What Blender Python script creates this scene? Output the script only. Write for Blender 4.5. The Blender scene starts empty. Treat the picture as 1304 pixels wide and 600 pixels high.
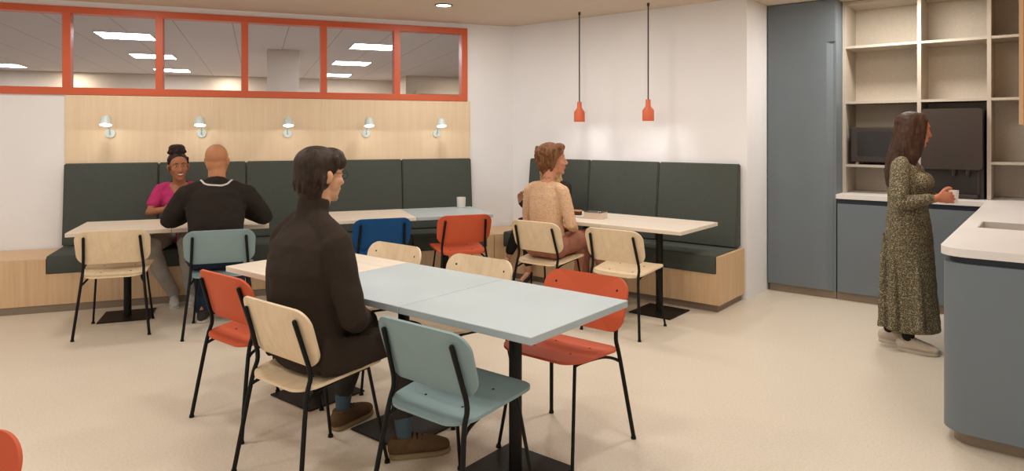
import bpy, bmesh, math, random
from mathutils import Vector, Matrix, Euler
random.seed(7)
PI = math.pi
C = bpy.context.scene.collection
V = Vector

# ------------------------------------------------------------------ materials
def srgb(r, g, b):
    def f(c):
        c /= 255.0
        return c / 12.92 if c <= 0.04045 else ((c + 0.055) / 1.055) ** 2.4
    return (f(r), f(g), f(b), 1.0)

def new_mat(name):
    m = bpy.data.materials.new(name); m.use_nodes = True
    nt = m.node_tree
    return m, nt, nt.nodes['Principled BSDF']

def plain(name, rgb, rough=0.5, metal=0.0, spec=0.5, bump=None, var=0.03, vscale=3.0):
    """painted / plain surface with a very faint procedural unevenness"""
    m, nt, p = new_mat(name)
    p.inputs['Roughness'].default_value = rough
    p.inputs['Metallic'].default_value = metal
    p.inputs['Specular IOR Level'].default_value = spec
    tc = nt.nodes.new('ShaderNodeTexCoord')
    nz = nt.nodes.new('ShaderNodeTexNoise'); nz.inputs['Scale'].default_value = vscale; nz.inputs['Detail'].default_value = 3
    nt.links.new(tc.outputs['Object'], nz.inputs['Vector'])
    cr = nt.nodes.new('ShaderNodeValToRGB')
    c = srgb(*rgb)
    cr.color_ramp.elements[0].position = 0.3; cr.color_ramp.elements[1].position = 0.7
    cr.color_ramp.elements[0].color = tuple(x * (1 - var) for x in c[:3]) + (1,)
    cr.color_ramp.elements[1].color = tuple(min(1, x * (1 + var)) for x in c[:3]) + (1,)
    nt.links.new(nz.outputs['Fac'], cr.inputs['Fac'])
    nt.links.new(cr.outputs['Color'], p.inputs['Base Color'])
    if bump:
        n2 = nt.nodes.new('ShaderNodeTexNoise'); n2.inputs['Scale'].default_value = bump[0]; n2.inputs['Detail'].default_value = 4
        nt.links.new(tc.outputs['Object'], n2.inputs['Vector'])
        b = nt.nodes.new('ShaderNodeBump'); b.inputs['Strength'].default_value = bump[1]; b.inputs['Distance'].default_value = bump[2]
        nt.links.new(n2.outputs['Fac'], b.inputs['Height']); nt.links.new(b.outputs['Normal'], p.inputs['Normal'])
    return m

def wood(name, light, dark, axis='z', scale=1.0, rough=0.45):
    m, nt, p = new_mat(name)
    p.inputs['Roughness'].default_value = rough
    tc = nt.nodes.new('ShaderNodeTexCoord'); mp = nt.nodes.new('ShaderNodeMapping')
    s = {'x': (1.1, 26, 26), 'y': (26, 1.1, 26), 'z': (26, 26, 1.1)}[axis]
    mp.inputs['Scale'].default_value = tuple(q * scale for q in s)
    nt.links.new(tc.outputs['Object'], mp.inputs['Vector'])
    nz = nt.nodes.new('ShaderNodeTexNoise'); nz.inputs['Scale'].default_value = 1.0; nz.inputs['Detail'].default_value = 5; nz.inputs['Roughness'].default_value = 0.6
    nt.links.new(mp.outputs['Vector'], nz.inputs['Vector'])
    cr = nt.nodes.new('ShaderNodeValToRGB')
    cr.color_ramp.elements[0].position = 0.32; cr.color_ramp.elements[1].position = 0.68
    cr.color_ramp.elements[0].color = srgb(*dark); cr.color_ramp.elements[1].color = srgb(*light)
    nt.links.new(nz.outputs['Fac'], cr.inputs['Fac']); nt.links.new(cr.outputs['Color'], p.inputs['Base Color'])
    return m

def speckle(name, a, b, scale, rough=0.8, kind='voronoi', lo=0.25, hi=0.6, mid=None, bump=0.0):
    m, nt, p = new_mat(name)
    p.inputs['Roughness'].default_value = rough
    tc = nt.nodes.new('ShaderNodeTexCoord')
    if kind == 'voronoi':
        t = nt.nodes.new('ShaderNodeTexVoronoi'); out = 'Distance'
    else:
        t = nt.nodes.new('ShaderNodeTexNoise'); t.inputs['Detail'].default_value = 4; out = 'Fac'
    t.inputs['Scale'].default_value = scale
    nt.links.new(tc.outputs['Object'], t.inputs['Vector'])
    cr = nt.nodes.new('ShaderNodeValToRGB')
    cr.color_ramp.elements[0].position = lo; cr.color_ramp.elements[1].position = hi
    cr.color_ramp.elements[0].color = srgb(*a); cr.color_ramp.elements[1].color = srgb(*b)
    if mid:
        e = cr.color_ramp.elements.new((lo + hi) / 2); e.color = srgb(*mid)
    nt.links.new(t.outputs[out], cr.inputs['Fac']); nt.links.new(cr.outputs['Color'], p.inputs['Base Color'])
    if bump:
        bn = nt.nodes.new('ShaderNodeBump'); bn.inputs['Strength'].default_value = bump; bn.inputs['Distance'].default_value = 0.004
        nt.links.new(t.outputs[out], bn.inputs['Height']); nt.links.new(bn.outputs['Normal'], p.inputs['Normal'])
    return m

def emit(name, rgb, strength):
    m, nt, p = new_mat(name)
    p.inputs['Base Color'].default_value = srgb(*rgb)
    p.inputs['Emission Color'].default_value = srgb(*rgb); p.inputs['Emission Strength'].default_value = strength
    return m

def glass(name, tint=(1, 1, 1), refl=0.5):
    m = bpy.data.materials.new(name); m.use_nodes = True
    nt = m.node_tree; nt.nodes.clear()
    out = nt.nodes.new('ShaderNodeOutputMaterial'); mix = nt.nodes.new('ShaderNodeMixShader')
    tr = nt.nodes.new('ShaderNodeBsdfTransparent'); gl = nt.nodes.new('ShaderNodeBsdfGlossy')
    tr.inputs['Color'].default_value = (*tint, 1); gl.inputs['Roughness'].default_value = 0.2
    fr = nt.nodes.new('ShaderNodeFresnel'); fr.inputs['IOR'].default_value = 1.45
    ml = nt.nodes.new('ShaderNodeMath'); ml.operation = 'MULTIPLY'; ml.inputs[1].default_value = refl
    nt.links.new(fr.outputs['Fac'], ml.inputs[0]); nt.links.new(ml.outputs[0], mix.inputs['Fac'])
    nt.links.new(tr.outputs[0], mix.inputs[1]); nt.links.new(gl.outputs[0], mix.inputs[2]); nt.links.new(mix.outputs[0], out.inputs['Surface'])
    return m

def hair_mat(name, a, b, scale=(60, 60, 5)):
    m, nt, p = new_mat(name)
    p.inputs['Roughness'].default_value = 0.55; p.inputs['Specular IOR Level'].default_value = 0.18
    tc = nt.nodes.new('ShaderNodeTexCoord'); mp = nt.nodes.new('ShaderNodeMapping'); mp.inputs['Scale'].default_value = scale
    nz = nt.nodes.new('ShaderNodeTexNoise'); nz.inputs['Scale'].default_value = 1; nz.inputs['Detail'].default_value = 4; nz.inputs['Distortion'].default_value = 0.6
    cr = nt.nodes.new('ShaderNodeValToRGB'); cr.color_ramp.elements[0].position = 0.3; cr.color_ramp.elements[1].position = 0.7
    cr.color_ramp.elements[0].color = srgb(*a); cr.color_ramp.elements[1].color = srgb(*b)
    bn = nt.nodes.new('ShaderNodeBump'); bn.inputs['Strength'].default_value = 0.3; bn.inputs['Distance'].default_value = 0.003
    L = nt.links.new
    L(tc.outputs['Object'], mp.inputs['Vector']); L(mp.outputs['Vector'], nz.inputs['Vector']); L(nz.outputs['Fac'], cr.inputs['Fac'])
    L(cr.outputs['Color'], p.inputs['Base Color']); L(nz.outputs['Fac'], bn.inputs['Height']); L(bn.outputs['Normal'], p.inputs['Normal'])
    return m

def cloth(name, rgb, rough=0.9, var=0.10, vscale=9, bscale=14, bstr=0.5, bdist=0.02):
    return plain(name, rgb, rough, 0, 0.15, (bscale, bstr, bdist), var, vscale)

M = {}
M['wall'] = plain('wall_paint', (238, 236, 236), 0.9, 0, 0.2, None, 0.012)
M['ceiling'] = plain('ceiling_paint', (220, 204, 187), 0.95, 0, 0.1, None, 0.012)
M['floor'] = speckle('cream_floor', (207, 194, 174), (216, 204, 186), 90, 0.42, 'noise', 0.36, 0.56)
M['panel_wood'] = wood('oak_panel', (236, 213, 180), (230, 204, 169), 'z', 1.6)
M['bench_wood'] = wood('oak_bench', (220, 186, 146), (207, 171, 131), 'z', 1.5)
M['table_wood'] = wood('pale_oak_top', (225, 213, 197), (216, 203, 184), 'x', 1.0)
M['chair_wood'] = wood('pale_oak_ply', (230, 208, 174), (219, 194, 158), 'z', 1.6)
M['seat_wood'] = wood('pale_oak_seat', (230, 208, 174), (219, 194, 158), 'y', 1.6)
M['blue_top'] = plain('light_blue_laminate', (171, 182, 185), 0.45)
M['chair_blue'] = plain('grey_blue_ply', (131, 152, 154), 0.6, 0, 0.3)
M['chair_orange'] = plain('orange_ply', (198, 88, 54), 0.6, 0, 0.3)
M['chair_navy'] = plain('deep_blue_ply', (4, 70, 122), 0.6, 0, 0.3)
M['black'] = plain('black_powder_coat', (9, 8, 7), 0.5, 0, 0.25)
M['base_black'] = plain('black_table_base', (19, 15, 11), 0.5, 0, 0.25)
M['cushion'] = plain('dark_green_fabric', (78, 82, 76), 0.9, 0, 0.15, (220, 0.25, 0.002), 0.05, 40)
M['frame'] = plain('terracotta_frame', (206, 93, 54), 0.38)
M['kick'] = plain('brushed_kick', (140, 124, 106), 0.45, 0.3)
M['sconce'] = plain('pale_blue_lacquer', (206, 219, 216), 0.4)
M['sconce_glow'] = emit('sconce_glow', (255, 255, 255), 5.0)
M['pendant'] = plain('orange_silicone', (206, 98, 60), 0.5)
M['cord'] = plain('dark_cord', (52, 42, 34), 0.7)
M['kblue'] = plain('kitchen_blue', (107, 116, 122), 0.5)
M['kdark'] = plain('kitchen_recess_blue', (36, 44, 58), 0.5)
M['worktop'] = plain('white_worktop', (226, 220, 215), 0.4)
M['concrete'] = speckle('grey_concrete_board', (194, 182, 165), (203, 191, 174), 110, 0.85, 'noise', 0.35, 0.65)
M['shelf_edge'] = plain('pale_shelf_board', (180, 169, 154), 0.7)
M['appl'] = plain('dark_appliance', (48, 36, 27), 0.5)
M['appl_dark'] = plain('darker_appliance', (36, 30, 26), 0.4)
M['appl_glass'] = plain('appliance_glass', (34, 29, 25), 0.12)
M['steel'] = plain('sink_steel', (205, 197, 190), 0.4, 0.2)
M['white_cup'] = plain('white_ceramic', (226, 220, 214), 0.4)
M['cupboard'] = wood('oak_cupboard', (214, 176, 134), (203, 164, 122), 'z', 1.5)
M['glass'] = glass('window_glass', (0.97, 0.97, 0.97), 0.03)
M['boxglass'] = glass('clear_box', (0.93, 0.9, 0.87), 1.0)
M['far_ceiling'] = None
M['lamp'] = emit('downlight_lens', (255, 244, 226), 6)
M['ring'] = plain('downlight_ring', (60, 54, 48), 0.4, 0.6)
M['panel_light'] = emit('led_panel', (240, 243, 255), 26)
M['far_wall'] = plain('far_wall', (205, 192, 176), 0.9)
M['far_floor'] = plain('far_floor', (196, 184, 172), 0.8)
M['far_frame'] = plain('far_door_frame', (130, 126, 122), 0.6)

def far_ceiling_mat():
    m, nt, p = new_mat('far_ceiling')
    p.inputs['Roughness'].default_value = 0.95
    tc = nt.nodes.new('ShaderNodeTexCoord'); sp = nt.nodes.new('ShaderNodeSeparateXYZ')
    md = nt.nodes.new('ShaderNodeMath'); md.operation = 'PINGPONG'; md.inputs[1].default_value = 0.3
    lt = nt.nodes.new('ShaderNodeMath'); lt.operation = 'LESS_THAN'; lt.inputs[1].default_value = 0.005
    mx = nt.nodes.new('ShaderNodeMix'); mx.data_type = 'RGBA'
    mx.inputs[6].default_value = srgb(206, 198, 190); mx.inputs[7].default_value = srgb(158, 150, 145)
    L = nt.links.new
    L(tc.outputs['Object'], sp.inputs[0]); L(sp.outputs['X'], md.inputs[0]); L(md.outputs[0], lt.inputs[0]); L(lt.outputs[0], mx.inputs[0]); L(mx.outputs[2], p.inputs['Base Color'])
    return m
M['far_ceiling'] = far_ceiling_mat()

# ------------------------------------------------------------------ mesh helpers
def finish(bm, name, mat, parent=None, smooth=None, loc=None, rot=None):
    bmesh.ops.recalc_face_normals(bm, faces=bm.faces[:])
    me = bpy.data.meshes.new(name); bm.to_mesh(me); bm.free()
    for m in (mat if isinstance(mat, (list, tuple)) else [mat]):
        me.materials.append(m)
    if smooth is not None:
        me.polygons.foreach_set('use_smooth', [True] * len(me.polygons))
        if smooth < 179: me.set_sharp_from_angle(angle=math.radians(smooth))
    o = bpy.data.objects.new(name, me); C.objects.link(o)
    if parent is not None: o.parent = parent
    if loc is not None: o.location = loc
    if rot is not None: o.rotation_euler = rot
    return o

def box(bm, lo, hi, bev=0.0):
    lo, hi = V(lo), V(hi)
    r = bmesh.ops.create_cube(bm, size=1.0)
    for v in r['verts']:
        v.co = V([lo[i] + (v.co[i] + 0.5) * (hi[i] - lo[i]) for i in range(3)])
    if bev:
        es = list({e for v in r['verts'] for e in v.link_edges})
        bmesh.ops.bevel(bm, geom=es, offset=bev, segments=2, affect='EDGES', profile=0.5)
    return r

def prism(bm, pts, z0, z1):
    a = [bm.verts.new((x, y, z0)) for x, y in pts]; b = [bm.verts.new((x, y, z1)) for x, y in pts]
    n = len(pts)
    bm.faces.new(a[::-1]); bm.faces.new(b)
    for i in range(n): bm.faces.new((a[i], a[(i + 1) % n], b[(i + 1) % n], b[i]))

def extrude_yz(bm, pts, x0, x1):
    """profile in (y,z) swept along x"""
    a = [bm.verts.new((x0, y, z)) for y, z in pts]; b = [bm.verts.new((x1, y, z)) for y, z in pts]
    n = len(pts)
    bm.faces.new(a[::-1]); bm.faces.new(b)
    for i in range(n): bm.faces.new((a[i], a[(i + 1) % n], b[(i + 1) % n], b[i]))

def lathe(bm, prof, n=32, cap=True):
    rings = []
    for r, z in prof:
        rings.append([bm.verts.new((r * math.cos(2 * PI * k / n), r * math.sin(2 * PI * k / n), z)) for k in range(n)])
    for a, b in zip(rings, rings[1:]):
        for k in range(n): bm.faces.new((a[k], a[(k + 1) % n], b[(k + 1) % n], b[k]))
    if cap:
        bm.faces.new(rings[0][::-1]); bm.faces.new(rings[-1])

def tube(bm, pts, radii, n=12, side=None, caps='round', mat=None):
    """closed swept tube; radii: number or (a,b) with a measured along side"""
    pts = [V(p) for p in pts]
    if not isinstance(radii, (list, tuple)): radii = [radii] * len(pts)
    rr = [(r, r) if not isinstance(r, (list, tuple)) else tuple(r) for r in radii]
    tang = []
    for i in range(len(pts)):
        t = pts[min(i + 1, len(pts) - 1)] - pts[max(i - 1, 0)]
        tang.append(t.normalized())
    if side is None:
        s0 = V((1, 0, 0)) if abs(tang[0].x) < 0.8 else V((0, 1, 0))
    else: s0 = V(side)
    rings = []
    def ring(c, t, s, a, b):
        s = (s - t * s.dot(t)).normalized(); u = t.cross(s)
        rings.append([bm.verts.new(c + s * (a * math.cos(2 * PI * k / n)) + u * (b * math.sin(2 * PI * k / n))) for k in range(n)])
        return s
    s = s0
    if caps == 'round':
        a, b = rr[0]; m = min(a, b)
        for q in (0.97, 0.8, 0.45):
            k = math.sqrt(1 - q * q); ring(pts[0] - tang[0] * (m * q), tang[0], s, a * k, b * k)
    for i, p in enumerate(pts):
        s = ring(p, tang[i], s0 if side is not None else s, *rr[i])
    if caps == 'round':
        a, b = rr[-1]; m = min(a, b)
        for q in (0.45, 0.8, 0.97):
            k = math.sqrt(1 - q * q); ring(pts[-1] + tang[-1] * (m * q), tang[-1], s, a * k, b * k)
    fs = []
    for a, b in zip(rings, rings[1:]):
        for k in range(n): fs.append(bm.faces.new((a[k], a[(k + 1) % n], b[(k + 1) % n], b[k])))
    fs.append(bm.faces.new(rings[0][::-1])); fs.append(bm.faces.new(rings[-1]))
    return fs

def ell(bm, c, r, rot=None, seg=20, M4=None):
    if not isinstance(r, (list, tuple)): r = (r, r, r)
    mx = Matrix.Translation(V(c)) @ (Euler(rot).to_matrix().to_4x4() if rot else Matrix()) @ Matrix.Diagonal((*r, 1))
    if M4 is not None: mx = M4 @ mx
    bmesh.ops.create_uvsphere(bm, u_segments=seg, v_segments=max(8, seg * 2 // 3), radius=1.0, matrix=mx)

def smooth_path(pts, n=4):
    """Catmull-Rom resample"""
    P = [V(p) for p in pts]; P = [P[0] * 2 - P[1]] + P + [P[-1] * 2 - P[-2]]
    out = []
    for i in range(1, len(P) - 2):
        for k in range(n):
            t = k / n; a, b, c, d = P[i - 1:i + 3]
            out.append(0.5 * ((2 * b) + (c - a) * t + (2 * a - 5 * b + 4 * c - d) * t * t + (3 * b - a - 3 * c + d) * t ** 3))
    out.append(P[-2]); return out

def tag(o, label, cat, group=None):
    o['label'] = label; o['category'] = cat
    if group: o['group'] = group
    return o
def struct(o):
    o['kind'] = 'structure'; return o
def empty(name, loc, rz=0.0):
    o = bpy.data.objects.new(name, None); C.objects.link(o); o.location = loc; o.rotation_euler = (0, 0, rz); o.empty_display_size = 0.1
    return o
def copy_tree(o, parent=None):
    c = o.copy(); C.objects.link(c)
    if parent is not None: c.parent = parent
    for ch in list(o.children): copy_tree(ch, c)
    return c
def part(name, mat, parent, fn, smooth=None):
    bm = bmesh.new(); fn(bm); return finish(bm, name, mat, parent, smooth)

# ------------------------------------------------------------------ the room
CZ = 2.722
CX0, CY0 = -4.8785, 6.102                     # the corner of the two long walls
A1 = math.radians(59.25)
D1 = V((math.cos(A1), math.sin(A1), 0)); N1 = V((math.sin(A1), -math.cos(A1), 0))
def LW(s, n, z=0.0):                          # a place measured along (s) and out from (n) the left wall
    return V((CX0, CY0, 0)) + D1 * s + N1 * n + V((0, 0, z))
def lframe(name, bm, mat, smooth=None, parent=None):
    """mesh given in left-wall axes: x along the wall, y into the room (negated), z up"""
    return finish(bm, name, mat, parent, smooth, loc=None if parent else (CX0, CY0, 0), rot=None if parent else (0, 0, A1))
# in left-wall axes local x = s, local y = -n

bm = bmesh.new(); prism(bm, [(-9.5, -4.5), (4.0, -4.5), (4.0, 7.6), (-4.6, 7.6), (-4.95, 6.25), (-9.5, -1.42)], -0.1, 0.0)
struct(finish(bm, 'floor', M['floor']))
bm = bmesh.new(); prism(bm, [(-9.5, -4.5), (4.0, -4.5), (4.0, 7.6), (-4.6, 7.6), (-4.95, 6.25), (-9.5, -1.42)], CZ, CZ + 0.1)
struct(finish(bm, 'ceiling', M['ceiling']))

S0 = -8.8; ZB, ZT = 1.857, 2.669; WR = -0.548
def wl(bm):
    box(bm, (S0, 0, 0), (0.06, 0.12, ZB)); box(bm, (S0, 0, ZT), (0.06, 0.12, CZ)); box(bm, (WR, 0, ZB), (0.06, 0.12, ZT))
bm = bmesh.new(); wl(bm); struct(lframe('wall_left', bm, M['wall']))
bm = bmesh.new(); prism(bm, [(-4.8785, 6.102), (-2.19, 6.102), (-2.19, 7.35), (-2.31, 7.35), (-2.31, 6.222), (-4.84, 6.222)], 0, CZ)
struct(finish(bm, 'wall_back', M['wall']))
bm = bmesh.new(); box(bm, (-2.31, 7.352, 0), (0.4, 7.45, CZ)); struct(finish(bm, 'wall_kitchen', M['wall']))
bm = bmesh.new(); box(bm, (0.27, 3.86, 0), (0.4, 7.35, CZ)); struct(finish(bm, 'wall_right', M['wall']))
bm = bmesh.new(); box(bm, (0.402, 3.86, 0), (4.0, 3.98, CZ)); struct(finish(bm, 'wall_side', M['wall']))

# oak panel behind the sconces
bm = bmesh.new(); box(bm, (-4.395, -0.014, 0.4), (-0.519, 0.0, ZB - 0.002)); struct(lframe('trim_1', bm, M['panel_wood']))

# high window band
win = struct(empty('window_1', (CX0, CY0, 0), A1))
def fr(bm):
    box(bm, (S0, -0.02, ZB), (WR, 0.10, ZB + 0.068), 0.003); box(bm, (S0, -0.02, ZT - 0.062), (WR, 0.10, ZT), 0.003)
    box(bm, (WR - 0.066, -0.0195, ZB + 0.06), (WR, 0.0995, ZT - 0.06), 0.003)
part('window_frame', M['frame'], win, fr)
mull = [-1.335 - 0.762 * k for k in range(10)]
for c in mull:
    part('mullion', M['frame'], win, lambda bm: box(bm, (c - 0.033, -0.0195, ZB + 0.06), (c + 0.033, 0.0995, ZT - 0.06), 0.003))
edges = [WR - 0.06] + mull + [S0]
for a, b in zip(edges, edges[1:]):
    part('glass_pane', M['glass'], win, lambda bm: box(bm, (b + 0.02, 0.060, ZB + 0.06), (a - 0.02, 0.068, ZT - 0.06)))

# the office space seen through the band
FZ = CZ
bm = bmesh.new(); box(bm, (-12.0, 0.13, FZ), (4.0, 9.0, FZ + 0.08)); o = struct(lframe('ceiling_office', bm, M['far_ceiling']))
bm = bmesh.new(); box(bm, (-12.0, 0.13, -0.1), (4.0, 9.0, -0.001)); struct(lframe('floor_office', bm, M['far_floor']))
def fw(bm):
    box(bm, (-12.0, 8.42, 0), (0.2, 8.54, FZ)); box(bm, (0.2, 6.95, 0), (4.0, 7.07, FZ)); box(bm, (0.2, 7.07, 0), (0.32, 8.54, FZ))
bm = bmesh.new(); fw(bm); struct(lframe('wall_office', bm, M['far_wall']))
bm = bmesh.new(); box(bm, (-12.12, 0.13, 0), (-12.0, 8.54, FZ)); struct(lframe('wall_office_end', bm, M['far_wall']))
bm = bmesh.new(); box(bm, (3.9, 0.13, 0), (4.02, 7.0, FZ)); struct(lframe('wall_office_side', bm, M['far_wall']))
bm = bmesh.new(); box(bm, (-2.60, 3.18, 0), (-2.16, 3.62, FZ), 0.004); struct(lframe('wall_office_pillar', bm, M['far_wall']))
dj = struct(empty('door_1', LW(0.95, -6.94), A1))
def dfr(bm):
    box(bm, (-0.55, -0.03, 0), (-0.47, 0.0, 2.42)); box(bm, (0.47, -0.03, 0), (0.55, 0.0, 2.42)); box(bm, (-0.47, -0.03, 2.34), (0.47, 0.0, 2.42))
part('door_frame', M['far_wall'], dj, dfr)
part('door_leaf', M['far_frame'], dj, lambda bm: box(bm, (-0.47, -0.02, 0), (0.47, -0.005, 2.34)))
for o in bpy.data.objects:
    if o.name == 'door_leaf': pass
labs = {}
for s, col in ((-4.27, 'left'), (-1.21, 'right'), (-7.0, 'far left')):
    for n, row in ((2.35, 'nearest'), (4.75, 'middle'), (7.3, 'farthest')):
        if col == 'far left' and n < 7: continue
        t = empty('ceiling_light', LW(s, -n, FZ), A1)
        names = {('left', 'nearest'): 'square white LED panel above the second window pane from the left, largest of its row',
                 ('left', 'middle'): 'square LED panel crossed by the mullion right of the second pane, middle of its row',
                 ('left', 'farthest'): 'small LED panel low in the second and third panes, farthest of its row',
                 ('right', 'nearest'): 'square white LED panel high in the fifth window pane, right of the pillar',
                 ('right', 'middle'): 'square LED panel in the middle of the fifth window pane, right of the pillar',
                 ('right', 'farthest'): 'small LED panel low behind the mullion between fourth and fifth panes',
                 ('far left', 'farthest'): 'white LED panel alone in the leftmost window pane'}
        tag(t, names[(col, row)], 'ceiling light', 'LED panels in the office ceiling')
        part('light_frame', M['far_ceiling'], t, lambda bm: [box(bm, (-0.31, -0.31, -0.012), (0.31, -0.295, -0.001)), box(bm, (-0.31, 0.295, -0.012), (0.31, 0.31, -0.001)),
             box(bm, (-0.31, -0.295, -0.012), (-0.295, 0.295, -0.001)), box(bm, (0.295, -0.295, -0.012), (0.31, 0.295, -0.001))])
        part('diffuser', M['panel_light'], t, lambda bm: box(bm, (-0.295, -0.295, -0.010), (0.295, 0.295, -0.002)))

# ------------------------------------------------------------------ benches
def bench(name, x0, x1, depth, cx0, cx1, nseat, endpanel, place, bx0=None):
    """built along local x, wall at y=0, front at y=-depth"""
    root = place(name)
    zt, zc = 0.45, 0.325
    def body(bm):
        box(bm, (x0, -depth, 0.065), (x1, -0.015, zc - 0.002))
        if cx0 - x0 > 0.01: box(bm, (x0, -depth, zc - 0.002), (cx0 - 0.003, -0.015, zt))
        if x1 - cx1 > 0.01: box(bm, (cx1 + 0.003, -depth, zc - 0.002), (x1, -0.015, zt + (0.02 if endpanel else 0)))
        box(bm, (cx0 - 0.003, -0.10, zc - 0.002), (cx1 + 0.003, -0.015, zt))
    part('bench_body', M['bench_wood'], root, body)
    part('plinth', M['kick'], root, lambda bm: box(bm, (x0, -depth + (0.05 if endpanel else 0.015), 0.0), (x1 - (0.03 if endpanel else 0), -0.02, 0.0645)))
    w = (cx1 - cx0) / nseat
    for k in range(nseat):
        a, b = cx0 + w * k + 0.003, cx0 + w * (k + 1) - 0.003
        part('seat_cushion', M['cushion'], root, lambda bm: box(bm, (a, -depth - 0.012, zc), (b, -0.105, 0.478), 0.012), 40)
        if bx0 is not None: wb = (cx1 - bx0) / nseat; a, b = bx0 + wb * k + 0.003, bx0 + wb * (k + 1) - 0.003
        def back(bm):
            extrude_yz(bm, [(-0.145, 0.482), (-0.016, 0.482), (-0.016, 1.224), (-0.062, 1.224)], a, b)
            bmesh.ops.bevel(bm, geom=bm.edges[:], offset=0.010, segments=3, affect='EDGES')
        part('back_cushion', M['cushion'], root, back, 40)
    return root
def pl_left(name): return empty(name, (CX0, CY0, 0), A1)
def pl_right(name): return empty(name, (0, 6.102, 0), 0)
tag(bench('bench', S0, -0.44, 0.61, -4.395, -0.519, 5, False, pl_left),
    'long oak bench with five dark green cushions under the sconces and window band', 'bench')
rb = tag(bench('bench', -4.527, -2.205, 0.60, -4.524, -2.235, 3, True, pl_right, -4.593),
    'shorter oak bench with three dark green back cushions below the orange pendants', 'bench')
# corner infill joining the benches
bm = bmesh.new()
q = [LW(-0.435, 0.61), LW(-0.435, 0.016), V((-4.86, 6.086, 0)), V((-4.529, 6.086, 0)), V((-4.529, 5.502, 0))]
prism(bm, [(p.x, p.y) for p in q], 0.065, 0.45)
ci = empty('bench_corner', (0, 0, 0)); o = finish(bm, 'bench_body', M['bench_wood'], ci)
q2 = [LW(-0.435, 0.595), LW(-0.435, 0.03), V((-4.84, 6.08, 0)), V((-4.529, 6.08, 0)), V((-4.529, 5.535, 0))]
bm = bmesh.new(); prism(bm, [(p.x, p.y) for p in q2], 0.0, 0.0645); finish(bm, 'plinth', M['kick'], ci)
tag(ci, 'bare oak corner piece joining the two cushioned benches', 'bench')

# ------------------------------------------------------------------ tables
def table_proto():
    t = empty('dining_table', (0, 0, 0)); h = 0.362
    part('tabletop', M['table_wood'], t, lambda bm: box(bm, (-h, -h, 0.715), (h, h, 0.746), 0.003))
    def col(bm):
        tube(bm, [(0, 0, 0.008), (0, 0, 0.69)], 0.029, 24, caps='flat'); box(bm, (-0.16, -0.16, 0.69), (0.16, 0.16, 0.7145))
    part('column', M['base_black'], t, col, 40)
    part('base_plate', M['base_black'], t, lambda bm: box(bm, (-0.188, -0.188, 0.0), (0.188, 0.188, 0.009), 0.002))
    return t
tp = table_proto(); blue_mesh = None
def put_table(first, x, y, rz, blue, label, turn=False):
    global blue_mesh
    t = tp if first else copy_tree(tp)
    t.location = (x, y, 0); t.rotation_euler = (0, 0, rz)
    if blue:
        top = [c for c in t.children if c.name.startswith('tabletop')][0]
        if blue_mesh is None:
            blue_mesh = top.data.copy(); blue_mesh.materials.clear(); blue_mesh.materials.append(M['blue_top'])
        top.data = blue_mesh
    tag(t, label, 'table', 'square pedestal tables pushed together')
    return t
TY = 2.371
put_table(True, -3.336, TY, 0, False, 'wood-topped square table in front of the man in the dark coat')
put_table(False, -2.609, TY, 0, True, 'light blue square table in the middle of the nearest row, between wood and blue tops')
put_table(False, -1.882, TY, 0, True, 'light blue square table ending the nearest row, beside the orange chair')
lt = LW(-4.103 + 0.362, 0.955); put_table(False, lt.x, lt.y, A1, False, 'wood-topped square table with a bare wooden chair at the long bench')
lt = LW(-4.103 + 0.362 + 0.727, 0.955); put_table(False, lt.x, lt.y, A1, False, 'wood-topped square table between the woman in pink and the bald man')
mt = LW(-1.400 - 0.3635, 0.905); put_table(False, mt.x, mt.y, A1, False, 'wood-topped square table behind the deep blue chair')
mt = LW(-1.400 + 0.3635, 0.905); put_table(False, mt.x, mt.y, A1, True, 'light blue square table holding a white cup by the long bench')
put_table(False, -3.352, 5.255, 0, False, 'wood-topped square table carrying the food box beside the woman in lace')
put_table(False, -2.625, 5.255, 0, False, 'bare wood-topped square table below the pendants, at the free end of the short bench')

# ------------------------------------------------------------------ chairs
def plate(bm, outline, fmap, th, rings=(0.22, 0.45, 0.68, 0.86, 0.96, 1.0)):
    """bent plywood shell: outline = closed 2D points, fmap(u,v)->(point, normal)"""
    n = len(outline); sides = []
    for sgn in (1, -1):
        p, nn = fmap(0, 0); c = bm.verts.new(p + nn * (sgn * th / 2)); prev = None; loops = []
        for s in rings:
            ring = []
            for (u, v) in outline:
                p, nn = fmap(u * s, v * s); ring.append(bm.verts.new(p + nn * (sgn * th / 2)))
            if prev is None:
                for k in range(n): bm.faces.new((c, ring[k], ring[(k + 1) % n]))
            else:
                for k in range(n): bm.faces.new((prev[k], ring[k], ring[(k + 1) % n], prev[(k + 1) % n]))
            prev = ring
        sides.append(prev)
    a, b = sides
    for k in range(n): bm.faces.new((a[k], a[(k + 1) % n], b[(k + 1) % n], b[k]))

def rrect(w, h, r, n=8, taper=0.0):
    pts = []
    for cx, cy, a0 in ((w - r, h - r, 0), (-(w - r), h - r, 90), (-(w - r), -(h - r), 180), (w - r, -(h - r), 270)):
        for k in range(n + 1):
            a = math.radians(a0 + 90 * k / n); x, y = cx + r * math.cos(a), cy + r * math.sin(a)
            pts.append((x * (1 + taper * y / h), y))
    return pts

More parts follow.
